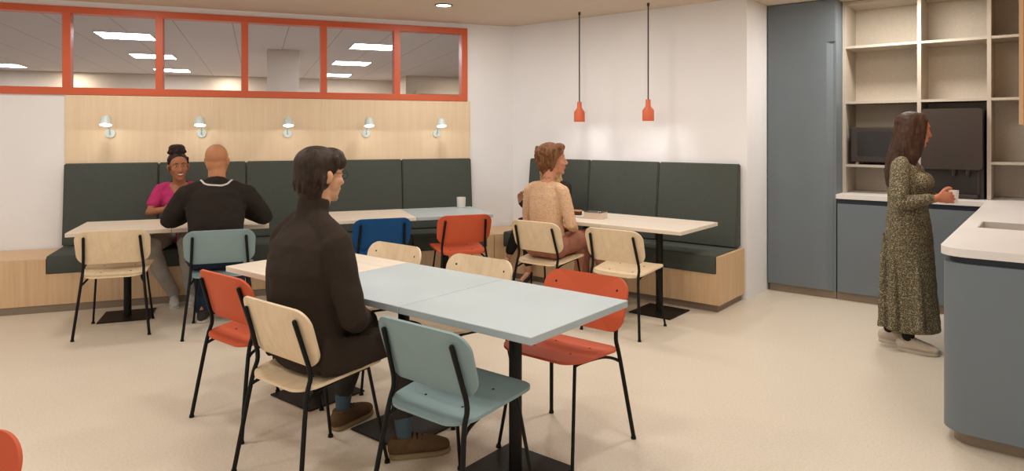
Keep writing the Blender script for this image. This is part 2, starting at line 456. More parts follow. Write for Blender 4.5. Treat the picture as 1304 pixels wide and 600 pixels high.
def back_map(u, v):
    # v up: -.132..+.132 around z=.66
    z = 0.660 + v * 0.955; y = -0.158 - 0.082 * ((v + 0.132) / 0.264) + 0.034 * (u / 0.245) ** 2
    nn = V((-2 * 0.034 * u / 0.245 ** 2, 1, 0.30)).normalized()
    return V((u, y, z)), nn
def seat_z(x, y):
    z = 0.455 + 0.10 * y + 0.012 * (x / 0.235) ** 2
    if y > 0.12: z -= 0.7 * (y - 0.12) ** 2
    if y < -0.10: z += 0.3 * (y + 0.10) ** 2
    return z
def seat_map(u, v):
    e = 1e-3
    p = V((u, v, seat_z(u, v))); n = V((-(seat_z(u + e, v) - seat_z(u - e, v)) / (2 * e), -(seat_z(u, v + e) - seat_z(u, v - e)) / (2 * e), 1)).normalized()
    return p, n
def chair_proto():
    t = empty('dining_chair', (0, 0, 0))
    part('seat', M['seat_wood'], t, lambda bm: plate(bm, [(x, y + 0.015) for x, y in rrect(0.222, 0.222, 0.095, 9, 0.07)], seat_map, 0.012), 45)
    part('backrest', M['chair_wood'], t, lambda bm: plate(bm, rrect(0.245, 0.132, 0.078, 9, 0.02), back_map, 0.012), 45)
    for s in (1, -1):
        def rear(bm):
            tube(bm, smooth_path([(s * 0.247, -0.2425, 0.012), (s * 0.205, -0.183, 0.40), (s * 0.198, -0.157, 0.50), (s * 0.191, -0.181, 0.60), (s * 0.183, -0.2230, 0.735)], 4), 0.0102, 10)
        def front(bm): tube(bm, [(s * 0.21, 0.2425, 0.012), (s * 0.172, 0.165, 0.448)], 0.0080, 10)
        for fn, (x, y) in ((rear, (s * 0.2475, -0.2427)), (front, (s * 0.2105, 0.2432))):
            l = part('leg', M['black'], t, fn, 60)
            part('foot_cap', M['black'], l, lambda bm: [tube(bm, [(x, y, 0.0), (x * 0.998, y * 0.998, 0.014)], [0.0135, 0.0115], 12, caps='flat')], 40)
        part('seat_rail', M['black'], t, lambda bm: tube(bm, smooth_path([(s * 0.206, -0.186, 0.385), (s * 0.185, -0.145, 0.408), (s * 0.172, -0.06, 0.430), (s * 0.170, 0.10, 0.446), (s * 0.172, 0.165, 0.447)], 3), 0.0075, 10), 60)
    part('cross_rail', M['black'], t, lambda bm: tube(bm, [(-0.168, 0.02, 0.438), (0.168, 0.02, 0.438)], 0.0075, 10), 60)
    bm = bmesh.new(); lathe(bm, [(0.0058, -0.002), (0.0058, 0.0012), (0.004, 0.0022)], 12); sc0 = finish(bm, 'screw', M['black'], t, 40)
    first = True
    for (x, y) in ((0.10, -0.075), (-0.10, -0.075), (0.105, 0.10), (-0.105, 0.10)):
        p, n = seat_map(x, y); o = sc0 if first else sc0.copy()
        if not first: C.objects.link(o)
        o.parent = t; first = False
        o.location = p + n * 0.006; o.rotation_euler = n.to_track_quat('Z', 'Y').to_euler()
    for x in (0.183, -0.183):
        p, n = back_map(x, 0.068); o = sc0.copy(); C.objects.link(o); o.parent = t
        o.location = p + n * 0.006; o.rotation_euler = n.to_track_quat('Z', 'Y').to_euler()
    return t
cp = chair_proto(); shell = {}
def put_chair(first, x, y, rz, col, label):
    t = cp if first else copy_tree(cp)
    t.location = (x, y, 0); t.rotation_euler = (0, 0, rz)
    if col:
        for c in t.children:
            k = c.name.split('.')[0]
            if k in ('seat', 'backrest'):
                if (k, col) not in shell:
                    me = c.data.copy(); me.materials.clear(); me.materials.append(M[col]); shell[(k, col)] = me
                c.data = shell[(k, col)]
    tag(t, label, 'chair', 'plywood shell chairs with black legs')
    return t
RL = A1                                           # facing the left wall
put_chair(True, -5.6285, 2.19, RL, None, 'empty pale wood chair at the long bench table, beside the bald man')
put_chair(False, -5.02, 2.69, RL, 'chair_blue', 'light blue chair the bald man sits on')
put_chair(False, -3.330, 1.998, 0, 'chair_orange', 'orange chair partly hidden behind the chair of the man in the dark coat')
put_chair(False, -2.60, 1.828, 0, None, 'pale wood chair the man in the dark coat sits on')
put_chair(False, -1.877, 1.990, 0, 'chair_blue', 'light blue chair nearest the camera, pulled up to the blue tabletop')
put_chair(False, -1.880, 2.748, PI, 'chair_orange', 'orange chair facing the camera behind the end of the blue tabletop')
put_chair(False, -3.334, 2.757, PI, None, 'wood chair behind the nearest tables, in front of the deep blue chair')
put_chair(False, -2.607, 2.755, PI, None, 'wood chair behind the nearest tables, beside the orange chair facing the camera')
put_chair(False, -4.612, 3.900, RL, 'chair_navy', 'deep blue chair at the long bench tables')
put_chair(False, -4.243, 4.521, RL, 'chair_orange', 'orange chair at the blue table with the white cup')
put_chair(False, -3.33, 4.65, 0, None, 'pale wood chair the woman in lace sits on')
put_chair(False, -2.606, 4.65, 0, None, 'empty pale wood chair at the table below the orange pendants')
put_chair(False, -1.98, 0.23, math.radians(220), 'chair_orange', 'orange chair back cut off by the lower left corner of the photo')

# ------------------------------------------------------------------ lamps
def sconce_proto():
    t = empty('wall_sconce', (0, 0, 0))            # local -y points into the room
    def pl(bm):
        tube(bm, [(0, -0.0005, 0), (0, -0.016, 0)], 0.043, 28, caps='flat')
    part('wall_plate', M['sconce'], t, pl, 40)
    part('stem', M['sconce'], t, lambda bm: [tube(bm, [(0, -0.014, -0.01), (0, -0.040, 0.0), (0, -0.095, 0.165)], 0.0065, 10), tube(bm, [(0, -0.095, 0.165), (0, -0.15, 0.135)], 0.0055, 10)], 60)
    def tilt(bm): bmesh.ops.rotate(bm, verts=bm.verts[:], cent=(0, -0.205, 0.11), matrix=Matrix.Rotation(math.radians(-17), 3, 'X'))
    def shade(bm):
        prof = [(0.030, 0.150), (0.034, 0.150), (0.036, 0.146), (0.052, 0.072), (0.0495, 0.072), (0.034, 0.142), (0.030, 0.144)]
        lathe(bm, prof[::-1], 28, cap=False)
        bmesh.ops.holes_fill(bm, edges=[e for e in bm.edges if e.is_boundary])
        bmesh.ops.translate(bm, verts=bm.verts[:], vec=(0, -0.205, 0)); tilt(bm)
    sh = part('lamp_shade', M['sconce'], t, shade, 40)
    def dif(bm):
        lathe(bm, [(0.049, 0.080), (0.048, 0.0735), (0.030, 0.071)], 28); bmesh.ops.translate(bm, verts=bm.verts[:], vec=(0, -0.205, 0)); tilt(bm)
    part('diffuser', M['sconce_glow'], t, dif, 40)
    return t
sp = sconce_proto()
wl_names = ['pale blue sconce nearest the bare white wall, above the empty wood chair', 'pale blue sconce on the oak panel above the bald man',
            'pale blue sconce above the man in the dark coat, third along the panel', 'pale blue sconce above the deep blue chair, fourth along the panel',
            'pale blue sconce nearest the room corner, last on the oak panel']
for k, s in enumerate((-4.03, -3.25, -2.455, -1.665, -0.90)):
    t = sp if k == 0 else copy_tree(sp)
    p = LW(s, 0.0145, 1.503); t.location = p; t.rotation_euler = (0, 0, A1)
    tag(t, wl_names[k], 'wall lamp', 'sconces on the oak panel')
    li = bpy.data.lights.new('sconce_light', 'SPOT'); li.energy = 0.7; li.spot_size = math.radians(172); li.spot_blend = 0.06; li.shadow_soft_size = 0.02; li.color = (1, 0.95, 0.88)
    lo = bpy.data.objects.new('sconce_light', li); C.objects.link(lo); lo.location = LW(s, 0.22, 1.503 + 0.062)

def pendant_proto():
    t = empty('pendant_lamp', (0, 0, 0))
    part('cord', M['cord'], t, lambda bm: tube(bm, [(0, 0, 1.80), (0, 0, CZ - 0.004)], 0.0065, 8, caps='flat'), 40)
    part('ceiling_cup', M['cord'], t, lambda bm: lathe(bm, [(0.012, CZ - 0.03), (0.012, CZ - 0.001)], 16), 40)
    def bd(bm):
        lathe(bm, [(0.0, 1.818), (0.020, 1.818), (0.0225, 1.814), (0.0235, 1.760), (0.028, 1.750), (0.050, 1.722), (0.0545, 1.712), (0.0545, 1.617), (0.051, 1.617), (0.051, 1.69), (0.022, 1.74), (0.0, 1.742)], 32, cap=False)
        bmesh.ops.remove_doubles(bm, verts=bm.verts[:], dist=1e-5)
    part('lamp_shade', M['pendant'], t, bd, 35)
    part('bulb', M['sconce_glow'], t, lambda bm: ell(bm, (0, 0, 1.675), (0.03, 0.03, 0.04)), 180)
    return t
pp = pendant_proto()
for k, (x, y, lab) in enumerate(((-3.767, 5.781, 'orange pendant lamp hanging above the woman in lace'), (-3.0025, 5.781, 'orange pendant lamp hanging nearer the kitchen, over the bare table'))):
    t = pp if k == 0 else copy_tree(pp)
    t.location = (x, y, 0); tag(t, lab, 'pendant lamp', 'orange pendants over the short bench')
    li = bpy.data.lights.new('pendant_light', 'AREA'); li.shape = 'DISK'; li.size = 0.09; li.energy = 0.85; li.color = (1, 1, 1)
    lo = bpy.data.objects.new('pendant_light', li); C.objects.link(lo); lo.location = (x, y, 1.614)

def downlight_proto():
    t = empty('downlight', (0, 0, 0))
    part('trim_ring', M['ring'], t, lambda bm: [lathe(bm, [(0.085, -0.001), (0.085, -0.006), (0.074, -0.010), (0.070, -0.006), (0.070, -0.001)], 32, cap=False)], 40)
    part('lens', M['lamp'], t, lambda bm: lathe(bm, [(0.069, -0.001), (0.069, -0.007), (0.05, -0.009)], 32), 40)
    return t
DL = []
dl = downlight_proto(); dl.location = (-4.565, 4.654, CZ); tag(dl, 'recessed downlight in the ceiling near the room corner', 'downlight', 'downlights in the ceiling')
DL.append((-4.565, 4.654))
spots = [LW(-3.9, 1.05), LW(-6.4, 1.05), LW(-3.4, 3.3), LW(-6.0, 3.3), V((-3.3, 4.75, 0)), V((-2.7, 3.4, 0)), V((-1.35, 4.55, 0)), V((-1.0, 2.4, 0)), V((-3.2, 0.3, 0)), V((-1.0, 0.2, 0)), V((-1.06, 6.42, 0)), V((-0.9, 4.95, 0)), V((-4.9, -1.2, 0)), V((-2.0, -1.6, 0)), V((0.8, 1.5, 0)), V((-2.1, 2.0, 0))]
for p in spots:
    t = copy_tree(dl); t.location = (p.x, p.y, CZ)
    tag(t, 'recessed downlight in the ceiling beyond the top of the photo', 'downlight', 'downlights in the ceiling'); DL.append((p.x, p.y))
for (x, y) in DL:
    li = bpy.data.lights.new('downlight_light', 'AREA'); li.shape = 'DISK'; li.size = 0.30; li.energy = 20.0 if y > 6 else 11.0; li.color = (1, 0.97, 0.92)
    lo = bpy.data.objects.new('downlight_light', li); C.objects.link(lo); lo.location = (x, y, CZ - 0.02)
for s, n in ((-9.2, 8.05), (-6.1, 8.05), (-3.3, 8.05), (-0.6, 7.6), (1.2, 6.2)):                       # office wall-wash lights; last pair are unseen fills added to brighten the wall
    li = bpy.data.lights.new('office_wash_fill', 'AREA'); li.shape = 'DISK'; li.size = 0.2; li.energy = 9.0; li.color = (1, 0.9, 0.75)
    lo = bpy.data.objects.new('office_wash_fill', li); C.objects.link(lo); lo.location = LW(s, -n, FZ - 0.02)

# ------------------------------------------------------------------ kitchen
YF, YS, YB = 6.63, 6.858, 7.26
t = empty('tall_cabinet', (0, 0, 0)); tag(t, 'tall blue cabinet reaching the ceiling beside the white wall end', 'cabinet')
part('carcass', M['kblue'], t, lambda bm: box(bm, (-2.165, YF + 0.022, 0.07), (-1.576, 7.33, CZ - 0.004)))
def tdoor(bm):
    prism(bm, [(-2.178, YF), (-1.652, YF), (-1.652, YF + 0.02), (-2.178, YF + 0.02)], 0.075, CZ - 0.006)
    box(bm, (-1.652, YF, 2.335), (-1.578, YF + 0.02, CZ - 0.006))
    prism(bm, [(-1.652, YF), (-1.600, YF + 0.018), (-1.600, YF + 0.02), (-1.652, YF + 0.02)], 0.075, 2.335)
d = part('door', M['kblue'], t, tdoor)
part('finger_pull', M['kdark'], d, lambda bm: prism(bm, [(-1.652, YF + 0.002), (-1.602, YF + 0.0195), (-1.652, YF + 0.0195)], 2.325, 2.334))
part('plinth', M['kick'], t, lambda bm: box(bm, (-2.17, YF + 0.035, 0), (-1.577, 7.3, 0.069)))
for k, (a, b, lab) in enumerate(((-1.572, -0.975, 'blue base cabinet under the white counter, beside the tall cabinet'), (-0.969, -0.462, 'blue base cabinet behind the standing woman, next to the peninsula'))):
    t = empty('base_cabinet', (0, 0, 0)); tag(t, lab, 'cabinet', 'blue base cabinets under the counter')
    part('carcass', M['kdark'], t, lambda bm: box(bm, (a, YF + 0.03, 0.07), (b, 7.25, 0.905)))
    part('door', M['kblue'], t, lambda bm: box(bm, (a + (0.012 if k == 0 else 0.002), YF, 0.075), (b - 0.002, YF + 0.02, 0.868), 0.0015))
    part('plinth', M['kick'], t, lambda bm: box(bm, (a, YF + 0.035, 0), (b, 7.2, 0.069)))

# shelf unit
t = empty('shelf_unit', (0, 0, 0)); tag(t, 'grey open shelf unit standing on the counter up to the ceiling', 'shelf unit')
part('back_panel', M['concrete'], t, lambda bm: box(bm, (-1.570, YB, 0.953), (0.22, YB + 0.02, CZ - 0.004)))
ups = ((-1.572, -1.543), (-0.969, -0.939), (-0.468, -0.439), (0.03, 0.06))
for a, b in ups:
    part('upright', M['shelf_edge'], t, lambda bm: box(bm, (a, YS, 0.953), (b, YB - 0.001, CZ - 0.005)))
cells = ((-1.543, -0.969), (-0.939, -0.468), (-0.439, 0.03))
for k, (a, b) in enumerate(cells):
    for z in ((2.305, 1.795, 1.215) if k == 0 else (2.305, 1.795) if k == 1 else (2.305, 1.795, 1.265)):
        part('shelf', M['shelf_edge'], t, lambda bm: box(bm, (a + 0.0005, YS + 0.003, z - 0.022), (b - 0.0005, YB - 0.001, z)))
    part('shelf', M['shelf_edge'], t, lambda bm: box(bm, (a + 0.0005, YS + 0.003, 2.69), (b - 0.0005, YB - 0.001, CZ - 0.006)))

# microwave on its shelf
t = empty('microwave', (-1.27, YS + 0.04, 1.2155)); tag(t, 'dark microwave oven on the open shelf behind the standing woman', 'microwave')
def mw(bm): box(bm, (-0.235, 0.0, 0.022), (0.262, 0.33, 0.345), 0.006)
part('housing', M['appl_dark'], t, mw)
def mdoor(bm): box(bm, (-0.235, -0.022, 0.024), (0.262, -0.001, 0.343), 0.006)
d = part('door', M['appl'], t, mdoor)
def mwin(bm):
    p = rrect(0.165, 0.112, 0.02, 5)
    f = [bm.verts.new((x - 0.015, -0.0235, z + 0.19)) for x, z in p]; b = [bm.verts.new((x - 0.015, -0.02, z + 0.19)) for x, z in p]
    bm.faces.new(f); bm.faces.new(b[::-1])
    for k in range(len(p)): bm.faces.new((f[k], f[(k + 1) % len(p)], b[(k + 1) % len(p)], b[k]))
part('door_glass', M['appl_glass'], d, mwin)
part('control_panel', M['appl_dark'], t, lambda bm: box(bm, (0.165, -0.0245, 0.05), (0.245, -0.0215, 0.32)))
for x in (-0.19, 0.22):
    for y in (0.03, 0.29): part('foot', M['white_cup'], t, lambda bm: tube(bm, [(x, y, 0), (x, y, 0.022)], 0.014, 12, caps='flat'))

# water / coffee dispenser on the counter
t = empty('drinks_dispenser', (-0.715, YS + 0.03, 0.952)); tag(t, 'tall dark drinks dispenser with two taps standing on the counter', 'dispenser')
part('housing', M['appl_dark'], t, lambda bm: box(bm, (-0.205, -0.02, 0.0), (0.228, 0.34, 0.745), 0.006))
def cov(bm):
    p = rrect(0.2175, 0.255, 0.028, 6)
    y0, y1 = -0.085, -0.021
    f = [bm.verts.new((x + 0.002, y0, z + 0.500)) for x, z in p]; f2 = [bm.verts.new((x * 1.02 + 0.002, y0 + 0.008, z * 1.015 + 0.500)) for x, z in p]; b = [bm.verts.new((x * 1.02 + 0.002, y1, z * 1.015 + 0.500)) for x, z in p]
    bm.faces.new(f); bm.faces.new(b[::-1])
    for A, B in ((f, f2), (f2, b)):
        for k in range(len(p)): bm.faces.new((A[k], A[(k + 1) % len(p)], B[(k + 1) % len(p)], B[k]))
part('front_cover', M['appl'], t, cov)
for x in (0.015, 0.115):
    def tap(bm):
        tube(bm, [(x, -0.021, 0.25), (x, -0.05, 0.25)], 0.016, 14, caps='flat'); tube(bm, [(x, -0.05, 0.262), (x, -0.05, 0.225), (x, -0.05, 0.19)], [0.026, 0.022, 0.013], 14, caps='flat'); box(bm, (x - 0.026, -0.066, 0.25), (x + 0.026, -0.045, 0.266), 0.003)
    part('tap', M['appl'], t, tap, 40)
part('drip_tray', M['appl'], t, lambda bm: [box(bm, (-0.16, -0.075, 0.002), (0.19, -0.0205, 0.035), 0.004), box(bm, (0.175, -0.03, 0.035), (0.2, -0.0205, 0.26), 0.003)])

# worktop: one L-shaped slab with a sink opening
XI, YN = -0.459, 3.862
SX0, SX1, SY0, SY1 = -0.376, 0.12, 4.81, 5.17
def wt(bm):
    z0, z1 = 0.912, 0.951
    xs = [-1.574, XI, SX0, SX1, 0.265]; ys = [YN, SY0, SY1, YF - 0.0, 7.258]
    vt, vb = {}, {}
    def v(d, x, y, z):
        if (x, y) not in d: d[(x, y)] = bm.verts.new((x, y, z))
        return d[(x, y)]
    fs = []
    for i in range(4):
        for j in range(4):
            if i == 0 and j < 3: continue
            if i == 2 and j in (0, 1): continue
            q = [(xs[i], ys[j]), (xs[i + 1], ys[j]), (xs[i + 1], ys[j + 1]), (xs[i], ys[j + 1])]
            if i == 1 and j == 0:
                r = 0.115; arc = [(XI + r - r * math.cos(math.radians(a)), YN + r - r * math.sin(math.radians(a))) for a in (0, 15, 30, 45, 60, 75, 90)]
                q = arc + [(xs[3], YN), (xs[3], SY0), (xs[2], SY0), (XI, SY0)]
            fs.append(bm.faces.new([v(vt, x, y, z1) for x, y in q]))
    r = bmesh.ops.extrude_face_region(bm, geom=fs)
    bmesh.ops.translate(bm, verts=[g for g in r['geom'] if isinstance(g, bmesh.types.BMVert)], vec=(0, 0, z0 - z1))
o = part('worktop', M['worktop'], None, wt); tag(o, 'white L-shaped worktop covering the counter and the peninsula', 'worktop')
def sk(bm):
    z0, z1 = 0.74, 0.9505; w = 0.006
    a, b, c, d = SX0 + 0.001, SX1 - 0.001, SY0 + 0.001, SY1 - 0.001
    box(bm, (a, c, z0), (b, d, z0 + w)); box(bm, (a, c, z0), (a + w, d, z1)); box(bm, (b - w, c, z0), (b, d, z1)); box(bm, (a, c, z0), (b, c + w, z1)); box(bm, (a, d - w, z0), (b, d, z1))
t = empty('sink', (0, 0, 0)); tag(t, 'pale rectangular sink sunk into the peninsula worktop', 'sink'); part('basin', M['steel'], t, sk)
part('drain', M['ring'], t, lambda bm: [lathe(bm, [(0.03, 0.7465), (0.03, 0.749), (0.02, 0.748)], 20), bmesh.ops.translate(bm, verts=bm.verts[:], vec=(-0.12, 4.99, 0))])

def rounded(x0, y0, x1, y1, r):
    arc = [(x0 + r - r * math.cos(math.radians(a)), y0 + r - r * math.sin(math.radians(a))) for a in range(0, 91, 9)]
    return arc + [(x1, y0), (x1, y1), (x0, y1)]
t = empty('kitchen_peninsula', (0, 0, 0)); tag(t, 'blue kitchen peninsula with a rounded corner and brown plinth', 'cabinet')
def pen(bm):
    # hollow shell around the sink
    outer = rounded(-0.447, 3.874, 0.262, 6.626, 0.115); prism(bm, outer, 0.07, 0.70)
    prism(bm, rounded(-0.447, 3.874, 0.262, 4.70, 0.115), 0.70, 0.878); box(bm, (-0.447, 4.70, 0.70), (-0.39, 6.626, 0.878)); box(bm, (0.2, 4.70, 0.70), (0.262, 6.626, 0.878)); 
part('body', M['kblue'], t, pen, 30)
part('recess_strip', M['kdark'], t, lambda bm: [prism(bm, rounded(-0.425, 3.896, 0.262, 4.70, 0.10), 0.878, 0.911), box(bm, (-0.425, 4.70, 0.878), (-0.39, 6.62, 0.911))])
part('plinth', M['kick'], t, lambda bm: prism(bm, rounded(-0.408, 3.932, 0.262, 6.6, 0.09), 0.0, 0.069), 30)
t = empty('wall_cupboard', (0, 0, 0)); tag(t, 'oak wall cupboard above the peninsula at the right edge', 'cupboard')
part('carcass', M['cupboard'], t, lambda bm: box(bm, (-0.128, 3.95, 1.54), (0.268, 6.84, CZ - 0.004), 0.002))
for a in range(4): part('door', M['cupboard'], t, lambda bm: box(bm, (-0.147, 3.951 + a * 0.72, 1.541), (-0.129, 3.951 + a * 0.72 + 0.716, CZ - 0.006), 0.002))

# ------------------------------------------------------------------ things on the tables
def cup_fn(r0, r1, h):
    def f(bm):
        lathe(bm, [(0, 0), (r0 * 0.9, 0), (r0, 0.006), (r1, h), (r1 - 0.003, h), (r0 - 0.004, 0.008), (0, 0.008)], 28, cap=False); bmesh.ops.remove_doubles(bm, verts=bm.verts[:], dist=1e-6)
    return f
p = LW(-0.80, 0.63, 0.7465)
o = part('cup', M['white_cup'], None, cup_fn(0.043, 0.046, 0.105), 40); o.location = p; tag(o, 'white straight-sided cup on the light blue table by the long bench', 'cup')
TX, TYY = -3.40, 5.13
bd = part('serving_board', M['table_wood'], None, lambda bm: box(bm, (-0.17, -0.07, 0), (0.13, 0.07, 0.014), 0.006)); bd.location = (-3.44, 5.20, 0.7465); bd.rotation_euler = (0, 0, 0.1)
tag(bd, 'thin wooden board under the slice of cake', 'serving board')
t = empty('cake_slice', (-3.42, 5.20, 0.7608), 0.3); tag(t, 'dark layered cake slice on the wooden board', 'cake')
M['cake'] = plain('dark_cake', (74, 44, 28), 0.8); M['cake2'] = plain('cake_icing', (196, 140, 92), 0.7)
part('sponge', M['cake'], t, lambda bm: box(bm, (-0.05, -0.03, 0), (0.045, 0.03, 0.032), 0.004))
part('icing', M['cake2'], t, lambda bm: box(bm, (-0.052, -0.031, 0.032), (0.046, 0.031, 0.044), 0.005))
part('wrapper', plain('yellow_wrapper', (214, 164, 70), 0.6), t, lambda bm: box(bm, (-0.056, -0.032, 0), (-0.0505, 0.032, 0.036), 0.001))
t = empty('food_box', (-3.215, 5.195, 0.7465), 0.12); tag(t, 'clear rectangular food box on the wooden table by the cake', 'food box')
def fb(bm):
    w, d, h, k = 0.085, 0.062, 0.055, 0.0025
    box(bm, (-w, -d, 0), (w, d, k)); box(bm, (-w, -d, k), (-w + k, d, h)); box(bm, (w - k, -d, k), (w, d, h)); box(bm, (-w + k, -d, k), (w - k, -d + k, h)); box(bm, (-w + k, d - k, k), (w - k, d, h))
part('container', plain('frosted_box', (214, 196, 178), 0.25), t, fb)
part('lid', M['boxglass'], t, lambda bm: box(bm, (-0.089, -0.066, 0.0552), (0.089, 0.066, 0.062), 0.003))
part('contents', plain('salad_mix', (200, 178, 150), 0.8, 0, 0.2, (60, 0.8, 0.02), 0.25, 60), t, lambda bm: box(bm, (-0.081, -0.058, 0.003), (0.081, 0.058, 0.035), 0.006))
#PEOPLE_BEGIN

# ------------------------------------------------------------------ people
def hexa(o): return o
SKIN = {}
def skin_mat(name, rgb):
    m = plain(name, rgb, 0.55, 0, 0.35, (90, 0.15, 0.002), 0.05, 14)
    p = m.node_tree.nodes['Principled BSDF']
    p.inputs['Subsurface Weight'].default_value = 0.08; p.inputs['Subsurface Radius'].default_value = (0.012, 0.005, 0.003)
    return m
def solid(name, mat, parent, fn, voxel=0.006, iters=5, disp=None, cut=None, recolor=None, rest=None):
    """one continuous skin over everything fn adds: voxel union, relaxed, realised to a mesh"""
    bm = bmesh.new(); fn(bm)
    bmesh.ops.recalc_face_normals(bm, faces=bm.faces[:])
    me = bpy.data.meshes.new(name + '_raw'); bm.to_mesh(me); bm.free()
    o = bpy.data.objects.new(name, me); C.objects.link(o)
    r = o.modifiers.new('r', 'REMESH'); r.mode = 'VOXEL'; r.voxel_size = voxel; r.use_smooth_shade = True
    s = o.modifiers.new('s', 'SMOOTH'); s.factor = 0.5; s.iterations = iters
    if disp:
        tx = bpy.data.textures.new(name + '_folds', 'CLOUDS'); tx.noise_scale = disp[1]; tx.noise_depth = 1
        d = o.modifiers.new('d', 'DISPLACE'); d.texture = tx; d.strength = disp[0]; d.mid_level = 0.5; d.texture_coords = 'LOCAL'
    dg = bpy.context.evaluated_depsgraph_get(); ev = o.evaluated_get(dg)
    nm = bpy.data.meshes.new_from_object(ev); nm.name = name
    o.modifiers.clear(); o.data = nm; bpy.data.meshes.remove(me)
    nm.materials.clear()
    for m in (mat if isinstance(mat, (list, tuple)) else [mat]): nm.materials.append(m)
    if rest:
        for v in nm.vertices:
            if v.co.y < rest[1] and v.co.z > 0.38: v.co.z = max(v.co.z, rest[0] + (rest[2] * v.co.y if len(rest) > 2 else 0))
    if cut or recolor:
        bm = bmesh.new(); bm.from_mesh(nm)
        if recolor:
            for f in bm.faces: f.material_index = recolor(f.calc_center_median())
        if cut:
            bmesh.ops.delete(bm, geom=[f for f in bm.faces if cut(f.calc_center_median())], context='FACES')
        bm.to_mesh(nm); bm.free()
    nm.polygons.foreach_set('use_smooth', [True] * len(nm.polygons))
    if parent is not None: o.parent = parent
    return o

def headM(c, yaw=0, pitch=0, roll=0, s=1.0):
    """head frame: x right, y forward, z up; yaw>0 turns left"""
    return Matrix.Translation(V(c)) @ Euler((math.radians(pitch), math.radians(roll), math.radians(yaw)), 'ZXY'.replace('ZXY', 'XYZ')).to_matrix().to_4x4() @ Matrix.Diagonal((s, s, s, 1))
def tubeM(bm, H, pts, radii, n=12, side=None):
    R = H.to_3x3(); k = R.col[0].length
    rr = radii if isinstance(radii, (list, tuple)) else [radii] * len(pts)
    rr = [(r[0] * k, r[1] * k) if isinstance(r, (list, tuple)) else r * k for r in rr]
    return tube(bm, [H @ V(p) for p in pts], rr, n, (R @ V(side)) if side else None)
def add_head(bm, H, fem=False):
    E_ = lambda c, r, rot=None: ell(bm, c, r, rot, 24, H)
    E_((0, -0.018, 0.040), (0.074, 0.094, 0.080))
    E_((0, 0.030, 0.030), (0.066, 0.062, 0.070)); E_((0, -0.036, -0.018), (0.064, 0.066, 0.072))
    E_((0, 0.036, -0.022), (0.060 if fem else 0.063, 0.056, 0.075))
    E_((0, 0.036, -0.070), (0.046 if fem else 0.052, 0.048, 0.040))
    E_((0, 0.068, -0.096), (0.020 if fem else 0.024, 0.018, 0.017))
    for s in (1, -1):
        E_((s * 0.040, 0.058, -0.020), (0.024, 0.026, 0.024))
        E_((s * 0.030, 0.076, 0.034), (0.026, 0.012, 0.010))
        # ear
        E_((s * 0.076, -0.008, -0.004), (0.008, 0.018, 0.030), (math.radians(-14), 0, s * math.radians(-22)))
        E_((s * 0.079, -0.013, 0.010), (0.007, 0.014, 0.017), (0, 0, s * math.radians(-24)))
        E_((s * 0.010, 0.093, -0.034), (0.009, 0.010, 0.008))
        E_((s * 0.031, 0.074, 0.010), (0.015, 0.012, 0.009))
    tubeM(bm, H, [(0, 0.084, 0.022), (0, 0.096, -0.005), (0, 0.107, -0.030)], [0.0085, 0.0095, 0.0115], 12)
    E_((0, 0.086, -0.057), (0.022, 0.010, 0.0065)); E_((0, 0.084, -0.067), (0.019, 0.010, 0.0075))
def add_face(parent, H, brow, lip, smile=False):
    """eyes, brows and lips as small pieces of their own"""
    white = M.setdefault('eye_white', plain('eye_white', (225, 215, 205), 0.25)); iris = M.setdefault('iris', plain('dark_iris', (40, 26, 18), 0.2))
    bmat = plain('brow_hair', brow, 0.8); lmat = plain('lips', lip, 0.45)
    for s in (1, -1):
        e = part('eye', white, parent, lambda bm: ell(bm, (s * 0.031, 0.0810, 0.010), (0.0110, 0.0062, 0.0045), None, 14, H), 180)
        part('iris', iris, e, lambda bm: ell(bm, (s * 0.030, 0.0865, 0.010), (0.0056, 0.0025, 0.0046), None, 10, H), 180)
        part('eyebrow', bmat, parent, lambda bm: tubeM(bm, H, [(s * 0.050, 0.073, 0.030), (s * 0.034, 0.086, 0.036), (s * 0.014, 0.091, 0.030)], [0.002, 0.0035, 0.003], 8), 180)
    if smile:
        part('teeth', M.setdefault('teeth', plain('teeth', (236, 228, 218), 0.3)), parent, lambda bm: tubeM(bm, H, [(-0.018, 0.088, -0.056), (0, 0.0955, -0.061), (0.018, 0.088, -0.056)], [0.003, 0.0055, 0.003], 10), 180)
        def lips(bm):
            tubeM(bm, H, [(-0.027, 0.081, -0.050), (-0.012, 0.092, -0.054), (0.012, 0.092, -0.054), (0.027, 0.081, -0.050)], [0.002, 0.0035, 0.0035, 0.002], 8)
            tubeM(bm, H, [(-0.027, 0.081, -0.050), (-0.013, 0.090, -0.066), (0.013, 0.090, -0.066), (0.027, 0.081, -0.050)], [0.002, 0.0045, 0.0045, 0.002], 8)
    else:
        def lips(bm):
            tubeM(bm, H, [(-0.022, 0.084, -0.061), (-0.008, 0.094, -0.057), (0.008, 0.094, -0.057), (0.022, 0.084, -0.061)], [0.0015, 0.004, 0.004, 0.0015], 8)
            tubeM(bm, H, [(-0.020, 0.084, -0.063), (0, 0.093, -0.067), (0.020, 0.084, -0.063)], [0.0015, 0.005, 0.0015], 8)
    part('lips', lmat, parent, lips, 180)

